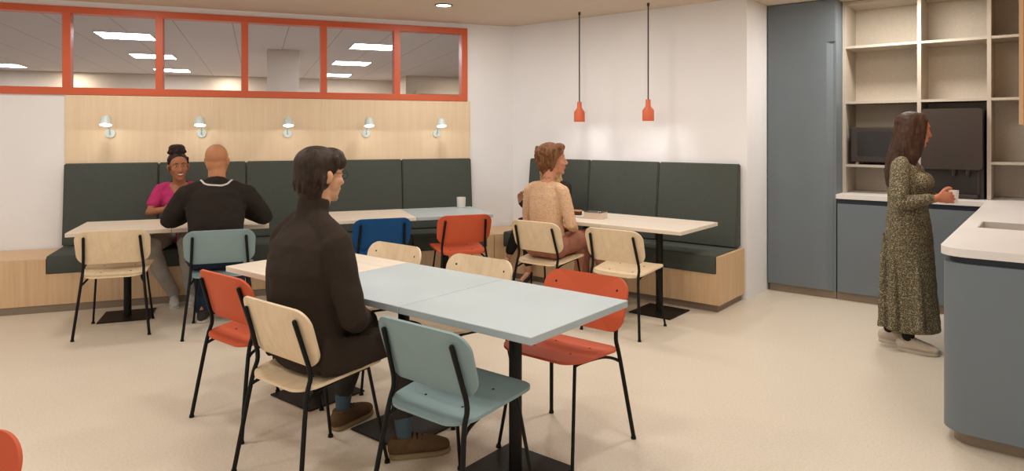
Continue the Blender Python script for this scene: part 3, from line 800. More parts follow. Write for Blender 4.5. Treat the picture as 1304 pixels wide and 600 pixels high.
def add_hand(bm, wrist, d, pn, thumb_side, curl=35, sc=1.0, spread=6):
    """wrist point, d to the fingertips, pn out of the palm, thumb_side = +-1 along d x pn"""
    d = V(d).normalized(); pn = V(pn); pn = (pn - d * pn.dot(d)).normalized(); sd = d.cross(pn) * thumb_side   # sd points to the thumb
    w = V(wrist)
    tube(bm, [w, w + d * 0.03 * sc, w + d * 0.085 * sc], [(0.024 * sc, 0.018 * sc), (0.034 * sc, 0.016 * sc), (0.041 * sc, 0.014 * sc)], 14, side=sd)
    for k, (off, ln) in enumerate(((0.031, 0.073), (0.0105, 0.082), (-0.0105, 0.076), (-0.031, 0.060))):
        b = w + d * (0.086 if k in (1, 2) else 0.080) * sc + sd * off * sc
        a = math.radians(curl * 0.5); sp = math.radians((1.5 - k) * spread)
        pts = [b - d * 0.02 * sc, b]; dirv = (d * math.cos(sp) + sd * math.sin(sp))
        for q, fr in enumerate((0.45, 0.32, 0.23)):
            dd = dirv * math.cos(a) + pn * math.sin(a); pts.append(pts[-1] + dd * ln * fr * sc); a += math.radians(curl * (0.9 - 0.1 * q))
        tube(bm, pts, [0.0098 * sc, 0.0098 * sc, 0.0092 * sc, 0.0085 * sc, 0.0075 * sc], 10)
    t0 = w + d * 0.028 * sc + sd * 0.022 * sc
    t1 = t0 + (d * 0.65 + sd * 0.70 + pn * 0.25).normalized() * 0.042 * sc
    t2 = t1 + (d * 0.88 + sd * 0.30 + pn * 0.35).normalized() * 0.032 * sc
    t3 = t2 + (d * 0.95 + sd * 0.02 + pn * 0.30).normalized() * 0.025 * sc
    tube(bm, [t0, t1, t2, t3], [0.015 * sc, 0.0125 * sc, 0.0105 * sc, 0.0085 * sc], 10)

def torso(bm, rings, n=24, side=(1, 0, 0)):
    """rings: (centre, half width, half depth) from bottom to top"""
    P = [r[0] for r in rings]
    tube(bm, P, [(r[1], r[2]) for r in rings], n, side=side, caps='flat')
def limb(bm, a, b, c, ra, rb, rc, n=14):
    """two-segment limb with a bent joint, tapering"""
    a, b, c = V(a), V(b), V(c)
    pts = [a, a.lerp(b, 0.5), b + (a - b).normalized() * 0.04, b, b + (c - b).normalized() * 0.04, b.lerp(c, 0.35), c]
    rad = [ra, ra * 0.55 + rb * 0.5, rb * 1.02, rb, rb * 1.02, rb * 0.98 if rc > rb * 0.8 else (rb * 0.72 + rc * 0.34), rc]
    tube(bm, pts, rad, n)

def shoe(parent, mat, solemat, heel, toe, w=0.05, h=0.075, name='shoe', lace=None, z0=0.0, collar=0.105):
    """low shoe from heel point to toe point on the ground"""
    heel, toe = V((heel[0], heel[1], z0)), V((toe[0], toe[1], z0)); L = (toe - heel).length; d = (toe - heel).normalized(); sd = V((d.y, -d.x, 0))
    def at(f, z): return heel + d * (L * f) + V((0, 0, z))
    def up(bm):
        tube(bm, [at(0.10, 0.046), at(0.30, 0.050), at(0.55, 0.047), at(0.78, 0.040), at(0.90, 0.036)], [(w * 0.72, 0.046), (w * 0.78, 0.050), (w * 0.88, 0.044), (w * 0.95, 0.034), (w * 0.70, 0.026)], 18, side=sd)
        tube(bm, [at(0.21, 0.05), at(0.205, collar - 0.012)], [(w * 0.80, L * 0.185), (w * 0.78, L * 0.175)], 18, side=sd, caps='flat')
        tube(bm, [at(0.34, 0.085), at(0.62, 0.066)], [(w * 0.55, 0.018), (w * 0.6, 0.014)], 14, side=sd)
        for v in bm.verts:
            if v.co.z < z0 + 0.016: v.co.z = z0 + 0.016
    o = solid(name, mat, parent, up, 0.005, 3)
    def so(bm):
        pts = []
        for f, ww in ((0.0, 0.45), (0.03, 0.68), (0.12, 0.84), (0.3, 0.86), (0.5, 0.92), (0.7, 1.06), (0.85, 0.95), (0.95, 0.66), (1.0, 0.30)): pts.append((f, ww * w))
        out = [at(f, 0) + sd * ww for f, ww in pts] + [at(f, 0) - sd * ww for f, ww in reversed(pts)]
        prism(bm, [(p.x, p.y) for p in out], z0 + 0.001, z0 + 0.024)
        bmesh.ops.bevel(bm, geom=[e for e in bm.edges], offset=0.004, segments=2, affect='EDGES')
    part('sole', solemat, o, so, 50)
    if lace:
        for f in (0.36, 0.44, 0.52, 0.60):
            z = 0.107 - (f - 0.34) * 0.085
            part('lace', lace, o, lambda bm: tube(bm, [at(f, z - 0.012) + sd * w * 0.52, at(f + 0.02, z) , at(f, z - 0.012) - sd * w * 0.52], 0.0035, 8), 180)
    return o

# ---- man in the dark coat, seated with his back three-quarters to us
def man_in_coat():
    sk = skin_mat('skin_warm', (205, 152, 116)); coat = cloth('charcoal_coat', (52, 43, 36), 0.92, 0.06, 5, 9, 0.35, 0.02)
    ox, oy = -2.603, 1.800
    H = headM((0.005, 0.062, 1.308), -3, -2, 0, 1.04)
    def body(bm):
        add_head(bm, H)
        tube(bm, [(0, 0.005, 1.04), (0, 0.035, 1.15), (0.004, 0.06, 1.24)], [0.062, 0.056, 0.056], 18)
        torso(bm, [((0, 0, 0.56), 0.15, 0.10), ((0, -0.02, 0.72), 0.13, 0.09), ((0, -0.02, 0.88), 0.145, 0.10), ((0, 0.0, 1.0), 0.15, 0.085), ((0, 0.01, 1.07), 0.09, 0.05)])
        for s in (1, -1):
            limb(bm, (s * 0.185, 0.01, 1.035), (s * 0.252, 0.045, 0.72), (s * 0.10, 0.235, 0.645), 0.045, 0.036, 0.024)
            add_hand(bm, (s * 0.10, 0.215, 0.645), (-s * 0.85, 0.50, -0.05), (0, -0.1, -1), -s, 25)
            limb(bm, (s * 0.09, 0.02, 0.54), (s * 0.19, 0.43, 0.525), ((0.208, 0.372, 0.09) if s > 0 else (-0.258, 0.392, 0.09)), 0.060, 0.040, 0.024)
            ft = (0.175, 0.315, 0.325, 0.54) if s > 0 else (-0.254, 0.325, -0.288, 0.58)
            tube(bm, [(ft[0] + (ft[2] - ft[0]) * 0.25, ft[1] + (ft[3] - ft[1]) * 0.25, 0.05), (ft[0] + (ft[2] - ft[0]) * 0.8, ft[1] + (ft[3] - ft[1]) * 0.8, 0.038)], [0.034, 0.026], 12)
    p = solid('person', sk, None, body, 0.0055, 4, rest=(0.478, 0.285, 0.10)); p.location = (ox, oy, 0)
    tag(p, 'man in a long dark turtleneck coat and glasses, seated with his back to us', 'person')
    add_face(p, H, (46, 34, 26), (170, 110, 90))
    def ct(bm):
        torso(bm, [((0, 0.015, 0.475), 0.215, 0.110), ((0, 0.008, 0.56), 0.215, 0.118), ((0, 0.0, 0.64), 0.208, 0.130), ((0, -0.022, 0.76), 0.195, 0.136), ((0, -0.03, 0.90), 0.198, 0.140), ((0, -0.015, 1.0), 0.195, 0.122), ((0, 0.0, 1.065), 0.155, 0.088), ((0, 0.01, 1.11), 0.090, 0.070)], 28)
        tube(bm, [(0, 0.006, 1.09), (0, 0.020, 1.15), (0, 0.034, 1.212)], [0.078, 0.071, 0.067], 20, caps='flat')
        for s in (1, -1):
            tube(bm, [(0, 0.012, 1.118), (s * 0.07, 0.010, 1.098), (s * 0.13, 0.010, 1.068), (s * 0.187, 0.010, 1.025)], [0.062, 0.062, 0.062, 0.066], 16)
            limb(bm, (s * 0.190, 0.008, 1.02), (s * 0.258, 0.040, 0.715), (s * 0.11, 0.22, 0.645), 0.070, 0.060, 0.045)
            # lap: coat skirts over the thighs
            tube(bm, [(s * 0.10, -0.02, 0.555), (s * 0.135, 0.18, 0.555), (s * 0.165, 0.34, 0.548), (s * 0.18, 0.45, 0.53)], [(0.125, 0.088), (0.115, 0.082), (0.095, 0.075), (0.085, 0.072)], 18, side=(1, 0, 0))
        tube(bm, [(0, 0.0, 0.535), (0, 0.2, 0.535), (0, 0.40, 0.53)], [(0.15, 0.07), (0.14, 0.06), (0.12, 0.05)], 16, side=(1, 0, 0))
        # side drape down to the seat
        tube(bm, [(0.205, -0.06, 0.56), (0.232, 0.10, 0.545), (0.240, 0.25, 0.535)], [(0.026, 0.082), (0.022, 0.078), (0.016, 0.066)], 14, side=(1, 0, 0))
        tube(bm, [(-0.205, -0.06, 0.56), (-0.225, 0.10, 0.55), (-0.225, 0.30, 0.54)], [(0.026, 0.078), (0.022, 0.072), (0.02, 0.062)], 14, side=(1, 0, 0))
        tube(bm, [(0.225, 0.20, 0.60), (0.238, 0.262, 0.48)], [0.035, 0.014], 10)
        for v in bm.verts:
            if v.co.z < 0.470: v.co.z = 0.470
    solid('coat', coat, p, ct, 0.007, 6, (0.014, 0.10), rest=(0.474, 0.285, 0.10))
    M['trouser_dark'] = cloth('dark_trousers', (54, 49, 45))
    def tr(bm):
        for s in (1, -1):
            a = (0.205, 0.372, 0.20) if s > 0 else (-0.256, 0.392, 0.20)
            tube(bm, [(s * 0.15, 0.28, 0.535), (s * 0.187, 0.43, 0.525), ((s * 0.19), 0.425, 0.46), ((a[0] + s * 0.19) / 2, (a[1] + 0.42) / 2, 0.33), a], [0.066, 0.068, 0.066, 0.062, 0.054], 16)
    solid('trousers', M['trouser_dark'], p, tr, 0.007, 4, (0.008, 0.05), rest=(0.474, 0.285, 0.10))
    sock = cloth('blue_grey_socks', (74, 88, 98), 0.95, 0.08, 30); br = cloth('brown_suede', (94, 72, 48), 0.8, 0.12, 20); sole = plain('olive_sole', (140, 118, 84), 0.7)
    for s, hl, te in ((1, (0.186, 0.306), (0.352, 0.540)), (-1, (-0.252, 0.318), (-0.290, 0.592))):
        a = (0.205, 0.372, 0.225) if s > 0 else (-0.256, 0.392, 0.225); b = (hl[0] + (te[0] - hl[0]) * 0.24, hl[1] + (te[1] - hl[1]) * 0.24, 0.075)
        part('sock', sock, p, lambda bm: tube(bm, [a, ((a[0] + b[0]) / 2, (a[1] + b[1]) / 2, 0.15), b], [0.045, 0.041, 0.033], 18), 180)
        shoe(p, br, sole, hl, te, 0.052, lace=M['black'])
    def hr(bm):
        E_ = lambda c, r, rot=None: ell(bm, c, r, rot, 28, H)
        E_((0, -0.022, 0.050), (0.086, 0.104, 0.082)); E_((0, -0.038, 0.012), (0.084, 0.084, 0.095)); E_((0, 0.042, 0.082), (0.074, 0.062, 0.044))
        E_((0.0, -0.052, -0.045), (0.070, 0.056, 0.060)); E_((0, -0.048, -0.085), (0.058, 0.046, 0.032))
        for s in (1, -1):
            tubeM(bm, H, [(s * 0.074, 0.016, 0.075), (s * 0.080, 0.024, 0.045), (s * 0.078, 0.016, 0.020)], [0.022, 0.016, 0.009], 10)
            E_((s * 0.050, 0.056, 0.062), (0.030, 0.036, 0.034))
        for k in range(34):                        # fine layered locks
            a = random.uniform(-1.5, 1.5); z = random.uniform(-0.02, 0.115); q = math.sqrt(max(0.1, 1 - (max(0, z - 0.04) / 0.1) ** 2))
            b = V((0.083 * q * math.sin(a), -0.030 - 0.080 * q * math.cos(a), z)); e = V((0.080 * math.sin(a), -0.038 - 0.074 * math.cos(a), z - 0.065))
            tubeM(bm, H, [b, (b + e) / 2 + V((0.004 * math.sin(a), -0.004 * math.cos(a), 0)), e], [0.008, 0.008, 0.003], 8)
    solid('hair', hair_mat('dark_brown_hair', (42, 32, 25), (62, 48, 37)), p, hr, 0.005, 5, (0.003, 0.025))
    fm = M['black']
    def gl(bm):
        for s in (1, -1):
            pts = [(s * 0.034 + 0.024 * math.cos(t), 0.098, 0.008 + 0.019 * math.sin(t)) for t in [k * PI / 8 for k in range(17)]]
            tubeM(bm, H, pts, 0.0013, 6)
            tubeM(bm, H, [(s * 0.058, 0.097, 0.012), (s * 0.074, 0.07, 0.014), (s * 0.080, 0.0, 0.014)], 0.0013, 6)
        tubeM(bm, H, [(-0.011, 0.1, 0.012), (0.011, 0.1, 0.012)], 0.0013, 6)
    part('glasses', fm, p, gl, 60)

# ---- bald man, seated with his back to us
def bald_man():
    sk = skin_mat('skin_tan', (184, 126, 88)); sw = cloth('black_sweatshirt', (45, 39, 35), 0.95, 0.08, 7, 12, 0.45, 0.02)
    H = headM((0.0, 0.165, 1.283), -14, 2, 0, 1.11)
    def body(bm):
        add_head(bm, H)
        tube(bm, [(0, 0.06, 1.03), (0, 0.10, 1.13), (0, 0.135, 1.24)], [0.070, 0.064, 0.064], 18)
        torso(bm, [((0, 0, 0.56), 0.15, 0.10), ((0, 0.0, 0.72), 0.14, 0.09), ((0, 0.03, 0.88), 0.15, 0.10), ((0, 0.06, 1.0), 0.155, 0.085), ((0, 0.08, 1.06), 0.09, 0.05)])
        for s in (1, -1):
            el = (s * 0.345, 0.205, 0.83); wr = (s * 0.080, 0.39, 0.89)
            limb(bm, (s * 0.20, 0.06, 1.03), el, wr, 0.045, 0.038, 0.026)
            add_hand(bm, wr, (-s * 0.75, 0.55, 0.25), (-s * 0.4, -0.5, 0.75), -s, 42)
            k = 0.14 if s > 0 else -0.115
            limb(bm, (s * 0.09, 0.02, 0.54), (s * 0.15, 0.42, 0.525), (k, 0.285, 0.09), 0.065, 0.05, 0.033)
            tube(bm, [(k * 0.98, 0.30, 0.05), (k * 0.88, 0.40, 0.036)], [0.034, 0.026], 12)
    p = solid('person', sk, None, body, 0.006, 4, rest=(0.478, 0.285, 0.10)); p.location = V((-5.02, 2.69, 0)) - N1 * 0.005 - D1 * 0.035; p.rotation_euler = (0, 0, A1)
    tag(p, 'bald man in a black sweatshirt and jeans seen from behind on the light blue chair', 'person')
    add_face(p, H, (60, 44, 34), (150, 96, 80))
    def sh(bm):
        torso(bm, [((0, 0.015, 0.575), 0.190, 0.120), ((0, 0.005, 0.66), 0.195, 0.130), ((0, 0.0, 0.80), 0.198, 0.140), ((0, 0.025, 0.92), 0.215, 0.140), ((0, 0.05, 1.02), 0.212, 0.116), ((0, 0.07, 1.08), 0.150, 0.086), ((0, 0.082, 1.115), 0.090, 0.074)], 28)
        tube(bm, [(0, 0.075, 1.10), (0, 0.095, 1.145)], [0.086, 0.074], 20, caps='flat')
        for s in (1, -1):
            tube(bm, [(0, 0.075, 1.090), (s * 0.12, 0.065, 1.070), (s * 0.21, 0.062, 1.025)], [0.064, 0.066, 0.074], 16)
            limb(bm, (s * 0.215, 0.062, 1.018), (s * 0.350, 0.205, 0.825), (s * 0.11, 0.375, 0.885), 0.082, 0.068, 0.044)
    so = solid('sweatshirt', sw, p, sh, 0.008, 6, (0.014, 0.08))
    wl_ = cloth('white_collar_trim', (206, 200, 196))
    from mathutils.bvhtree import BVHTree
    tree = BVHTree.FromPolygons([v.co.copy() for v in so.data.vertices], [tuple(q.vertices) for q in so.data.polygons])
    pts = []
    for d in range(170, 371, 10):
        a = math.radians(d); x, y = 0.112 * math.cos(a), 0.088 + 0.108 * math.sin(a)
        hit = tree.ray_cast(V((x, y, 1.6)), V((0, 0, -1)))[0]
        if hit is not None: pts.append(hit)
    part('collar_trim', wl_, p, lambda bm: tube(bm, pts, 0.0075, 10), 180)
    def tr(bm):
        for s in (1, -1):
            k = 0.14 if s > 0 else -0.113
            tube(bm, [(s * 0.095, -0.02, 0.570), (s * 0.125, 0.20, 0.555), (s * 0.15, 0.42, 0.53), (s * 0.15, 0.42, 0.44), (k * 0.95, 0.34, 0.26), (k, 0.295, 0.10)], [0.112, 0.094, 0.076, 0.072, 0.066, 0.060], 16)
        tube(bm, [(-0.1, -0.02, 0.56), (0.1, -0.02, 0.56)], [0.11, 0.11], 16)
        for v in bm.verts:
            if v.co.y < 0.25 and v.co.z < 0.470: v.co.z = 0.470
    solid('jeans', cloth('dark_blue_jeans', (40, 52, 70), 0.9, 0.15, 12), p, tr, 0.008, 4, (0.010, 0.05), rest=(0.474, 0.285, 0.10))
    dk = cloth('dark_grey_shoe', (58, 52, 50), 0.8); sl = plain('pale_sole', (190, 182, 172), 0.6)
    shoe(p, dk, sl, (0.135, 0.205), (0.158, 0.455), 0.05, lace=M['black']); shoe(p, dk, sl, (-0.120, 0.210), (-0.085, 0.460), 0.05, lace=M['black'])

# ---- smiling woman in pink facing us across the table
def woman_in_pink():
    sk = skin_mat('skin_brown', (158, 102, 72)); top = cloth('magenta_top', (178, 52, 104), 0.85, 0.10, 8, 14, 0.4, 0.02)
    H = headM((0.0, 0.085, 1.192), 14, 2, 3, 1.08)
    def body(bm):
        add_head(bm, H, True)
        tube(bm, [(0, 0.0, 1.0), (0, 0.022, 1.07), (0, 0.055, 1.16)], [0.060, 0.052, 0.052], 16)
        torso(bm, [((0, 0, 0.57), 0.15, 0.10), ((0, 0.0, 0.72), 0.130, 0.098), ((0, 0.012, 0.86), 0.142, 0.113), ((0, 0.008, 0.95), 0.138, 0.096), ((0, 0.0, 1.015), 0.122, 0.068), ((0, 0.0, 1.05), 0.075, 0.050)])
        for s in (1, -1):
            ell(bm, (s * 0.060, 0.075, 0.885), (0.055, 0.045, 0.055))
            el = (s * 0.235, 0.10, 0.790); wr = (s * 0.085, 0.275, 0.835)
            limb(bm, (s * 0.155, 0.0, 0.985), el, wr, 0.042, 0.034, 0.022)
            add_hand(bm, wr, (-s * 0.75, 0.30, 0.45), (-s * 0.5, -0.5, 0.6), -s, 48, 0.93)
            kx, ax = (0.165, 0.010) if s > 0 else (-0.10, -0.125)
            limb(bm, (s * 0.085, 0.02, 0.565), (kx, 0.46, 0.545), (ax, 0.36, 0.08), 0.06, 0.048, 0.03)
            tube(bm, [(ax, 0.37, 0.05), (ax - 0.02, 0.47, 0.03)], [0.03, 0.022], 12)
    pos = LW(-3.415, 0.345); p = solid('person', sk, None, body, 0.005, 4); p.location = pos; p.rotation_euler = (0, 0, A1 + PI)
    tag(p, 'smiling woman in a pink top with a hair bun, on the long bench', 'person')
    add_face(p, H, (38, 26, 20), (150, 70, 66), True)
    def vcut(c):
        return c.y > -0.005 and c.z > 0.915 and abs(c.x) < 0.008 + (c.z - 0.915) * 0.60 and abs(c.x) < 0.075
    def sh(bm):
        torso(bm, [((0, 0.01, 0.50), 0.190, 0.125), ((0, 0.0, 0.62), 0.168, 0.120), ((0, 0.0, 0.74), 0.145, 0.110), ((0, 0.012, 0.86), 0.150, 0.120), ((0, 0.008, 0.95), 0.145, 0.102), ((0, 0.0, 1.015), 0.118, 0.072), ((0, 0.0, 1.045), 0.06, 0.05)], 28)
        for s in (1, -1):
            ell(bm, (s * 0.068, 0.085, 0.875), (0.058, 0.05, 0.058))
            tube(bm, [(s * 0.05, 0.0, 1.030), (s * 0.10, 0.0, 1.012), (s * 0.158, 0.0, 0.985)], [0.030, 0.046, 0.054], 16)
            tube(bm, [(s * 0.158, 0.0, 0.985), (s * 0.205, 0.055, 0.865)], [0.056, 0.058], 16)
    solid('top', top, p, sh, 0.007, 5, (0.010, 0.06), cut=vcut, rest=(0.484, 1))
    def tr(bm):
        for s in (1, -1):
            kx, ax = (0.165, 0.010) if s > 0 else (-0.10, -0.125)
            tube(bm, [(s * 0.085, -0.02, 0.575), ((kx + s * 0.085) / 2, 0.22, 0.568), (kx, 0.455, 0.548), (kx - 0.01, 0.455, 0.46), ((kx + ax) / 2, 0.42, 0.28), (ax, 0.36, 0.11)], [0.096, 0.090, 0.078, 0.074, 0.060, 0.050], 16)
        tube(bm, [(-0.1, -0.03, 0.575), (0.1, -0.03, 0.575)], [0.09, 0.09], 16)
        for v in bm.verts:
            if v.co.y < 0.3 and v.co.z < 0.487: v.co.z = 0.487
    solid('trousers', cloth('light_grey_trousers', (168, 160, 152), 0.9, 0.08, 8), p, tr, 0.008, 4, (0.010, 0.06), rest=(0.482, 0.28))
    sh_ = plain('white_shoe', (196, 190, 184), 0.6)
    shoe(p, sh_, sh_, (0.012, 0.315), (-0.010, 0.53), 0.043, collar=0.085); shoe(p, sh_, sh_, (-0.122, 0.315), (-0.135, 0.53), 0.043, collar=0.085)
    def hr(bm):
        E_ = lambda c, r, rot=None: ell(bm, c, r, rot, 24, H)
        E_((0, -0.026, 0.056), (0.080, 0.098, 0.078)); E_((0, -0.045, 0.01), (0.076, 0.072, 0.07))
        for s in (1, -1): tubeM(bm, H, [(s * 0.066, 0.018, 0.07), (s * 0.073, 0.008, 0.035)], [0.018, 0.009], 10)
        E_((0, -0.025, 0.138), (0.066, 0.062, 0.044)); E_((0.026, -0.012, 0.160), (0.040, 0.044, 0.034)); E_((-0.026, -0.035, 0.155), (0.042, 0.042, 0.038)); E_((0, -0.025, 0.120), (0.046, 0.046, 0.026))
        for k in range(9):
            a = k * 2 * PI / 9; tubeM(bm, H, [(0.063 * math.cos(a), -0.025 + 0.060 * math.sin(a), 0.128), (0.046 * math.cos(a + 0.7), -0.025 + 0.046 * math.sin(a + 0.7), 0.172), (0.012 * math.cos(a + 1.2), -0.025, 0.188)], [0.014, 0.016, 0.009], 8)
    solid('hair', hair_mat('black_brown_hair', (30, 21, 17), (54, 38, 30)), p, hr, 0.005, 3, (0.004, 0.015))

# ---- woman in lace, turned to her right-hand neighbour
def woman_in_lace():
    sk = skin_mat('skin_fair', (196, 136, 106)); lace = speckle('beige_lace', (214, 180, 146), (198, 154, 120), 95, 0.85, 'voronoi', 0.3, 0.8, None, 0.3)
    H = headM((0.010, 0.075, 1.272), -50, 4, 2, 1.10)
    def body(bm):
        add_head(bm, H, True)
        tube(bm, [(0, 0.0, 1.02), (0.006, 0.025, 1.12), (0.022, 0.06, 1.235)], [0.064, 0.052, 0.050], 18)
        torso(bm, [((0, 0, 0.57), 0.15, 0.10), ((0, 0.0, 0.72), 0.125, 0.085), ((0, 0.0, 0.88), 0.135, 0.095), ((0, 0.0, 0.98), 0.14, 0.08), ((0, 0.0, 1.06), 0.120, 0.058), ((0, 0.005, 1.085), 0.075, 0.048)])
        el, wr = (0.240, 0.010, 0.755), (0.150, 0.190, 0.695)
        limb(bm, (0.165, 0.0, 1.02), el, wr, 0.044, 0.036, 0.024); add_hand(bm, wr, (-0.90, 0.40, 0.02), (0, 0, -1), -1, 30, 0.93)
        el, wr = (-0.235, 0.045, 0.765), (-0.06, 0.205, 0.712)
        limb(bm, (-0.165, 0.0, 1.02), el, wr, 0.044, 0.036, 0.024); add_hand(bm, wr, (0.95, 0.25, 0.0), (0, -0.05, -1), 1, 30, 0.93)
        limb(bm, (0.09, 0.02, 0.55), (0.165, 0.47, 0.60), (0.30, 0.50, 0.20), 0.062, 0.05, 0.032)
        limb(bm, (-0.09, 0.02, 0.55), (0.06, 0.46, 0.54), (0.09, 0.30, 0.09), 0.062, 0.05, 0.032)
        tube(bm, [(0.09, 0.30, 0.05), (0.11, 0.38, 0.036)], [0.03, 0.024], 12); tube(bm, [(0.305, 0.51, 0.165), (0.36, 0.61, 0.11)], [0.03, 0.022], 12)
    p = solid('person', sk, None, body, 0.005, 4, rest=(0.478, 0.285, 0.10)); p.location = (-3.345, 4.630, 0); p.rotation_euler = (0, 0, 0)
    tag(p, 'short-haired woman in a beige lace top and dusty pink trousers, seen from behind in profile', 'person')
    add_face(p, H, (70, 46, 32), (150, 84, 70))
    def tp_(bm):
        torso(bm, [((0, 0.005, 0.59), 0.182, 0.118), ((0, 0.0, 0.64), 0.174, 0.118), ((0, -0.005, 0.74), 0.158, 0.112), ((0, 0.0, 0.88), 0.160, 0.115), ((0, 0.0, 0.98), 0.163, 0.100), ((0, 0.0, 1.055), 0.128, 0.074), ((0, 0.004, 1.088), 0.080, 0.058)], 28)
        for s in (1, -1):
            tube(bm, [(s * 0.06, 0.002, 1.068), (s * 0.12, 0.0, 1.050), (s * 0.168, 0.0, 1.02)], [0.036, 0.046, 0.054], 16)
        for el, wr, sx in (((0.240, 0.010, 0.755), (0.178, 0.150, 0.708), 1), ((-0.235, 0.045, 0.765), (-0.10, 0.170, 0.722), -1)):
            limb(bm, (sx * 0.168, 0.0, 1.015), el, wr, 0.056, 0.048, 0.036)
    solid('lace_top', lace, p, tp_, 0.007, 5, (0.006, 0.06))
    def tr(bm):
        tube(bm, [(0.09, -0.02, 0.565), (0.13, 0.22, 0.585), (0.165, 0.46, 0.605), (0.19, 0.49, 0.53), (0.245, 0.50, 0.38), (0.295, 0.50, 0.24)], [0.10, 0.092, 0.078, 0.072, 0.064, 0.058], 16)
        tube(bm, [(-0.09, -0.02, 0.565), (-0.03, 0.22, 0.565), (0.05, 0.45, 0.545), (0.06, 0.47, 0.46), (0.08, 0.41, 0.28), (0.09, 0.305, 0.14)], [0.10, 0.09, 0.076, 0.070, 0.062, 0.056], 16)
        tube(bm, [(-0.10, 0.0, 0.575), (0.10, 0.0, 0.575)], [0.115, 0.115], 16)
        for v in bm.verts:
            if v.co.y < 0.22 and v.co.z < 0.470: v.co.z = 0.470
    solid('trousers', cloth('dusty_pink_trousers', (158, 106, 88), 0.85, 0.08, 7), p, tr, 0.008, 4, (0.012, 0.07), rest=(0.474, 0.285, 0.10))
    bk = M['black']
    shoe(p, bk, bk, (0.085, 0.20), (0.112, 0.42), 0.042, collar=0.075); shoe(p, bk, bk, (0.285, 0.46), (0.385, 0.66), 0.042, collar=0.075, z0=0.085)
    def hr(bm):
        E_ = lambda c, r, rot=None: ell(bm, c, r, rot, 24, H)
        E_((0, -0.024, 0.056), (0.088, 0.106, 0.086)); E_((0, -0.045, 0.0), (0.084, 0.078, 0.098)); E_((0.02, 0.05, 0.098), (0.066, 0.052, 0.034)); E_((0, -0.055, -0.06), (0.062, 0.046, 0.052))
        for s in (1, -1):
            tubeM(bm, H, [(s * 0.074, 0.02, 0.08), (s * 0.084, 0.015, 0.03), (s * 0.082, -0.006, -0.03), (s * 0.072, -0.02, -0.07)], [0.024, 0.022, 0.02, 0.010], 10)
            tubeM(bm, H, [(s * 0.05, 0.08, 0.10), (s * 0.072, 0.066, 0.065), (s * 0.078, 0.040, 0.03)], [0.018, 0.016, 0.008], 10)
        for k in range(26):
            a = random.uniform(-1.6, 1.6); z = random.uniform(0.0, 0.12); q = random.uniform(-0.3, 0.3)
            b = V((0.088 * math.sin(a), -0.03 - 0.085 * math.cos(a), z)); e = b + V((0.02 * q, 0.0, -0.07))
            tubeM(bm, H, [b, (b + e) / 2 + V((0.010 * math.sin(a), -0.010 * math.cos(a), 0)), e], [0.016, 0.015, 0.006], 8)
    solid('hair', hair_mat('copper_brown_hair', (84, 52, 32), (134, 92, 60)), p, hr, 0.005, 3, (0.007, 0.02))
    from mathutils.bvhtree import BVHTree
    tree = BVHTree.FromPolygons([v.co.copy() for v in p.data.vertices], [tuple(q.vertices) for q in p.data.polygons])
    def tattoo(bm):
        for x, z in ((-0.024, 1.125), (-0.008, 1.135), (0.010, 1.122), (0.026, 1.132)):
            pts = []
            for k in range(4):
                hit = tree.ray_cast(V((x + 0.005 * k, -1, z + 0.004 * math.sin(k * 2.2))), V((0, 1, 0)))[0]
                if hit is not None: pts.append(hit)
            if len(pts) > 1: tube(bm, pts, 0.0022, 6)
    part('back_tattoo', plain('tattoo_ink', (96, 70, 62), 0.8), p, tattoo, 60)

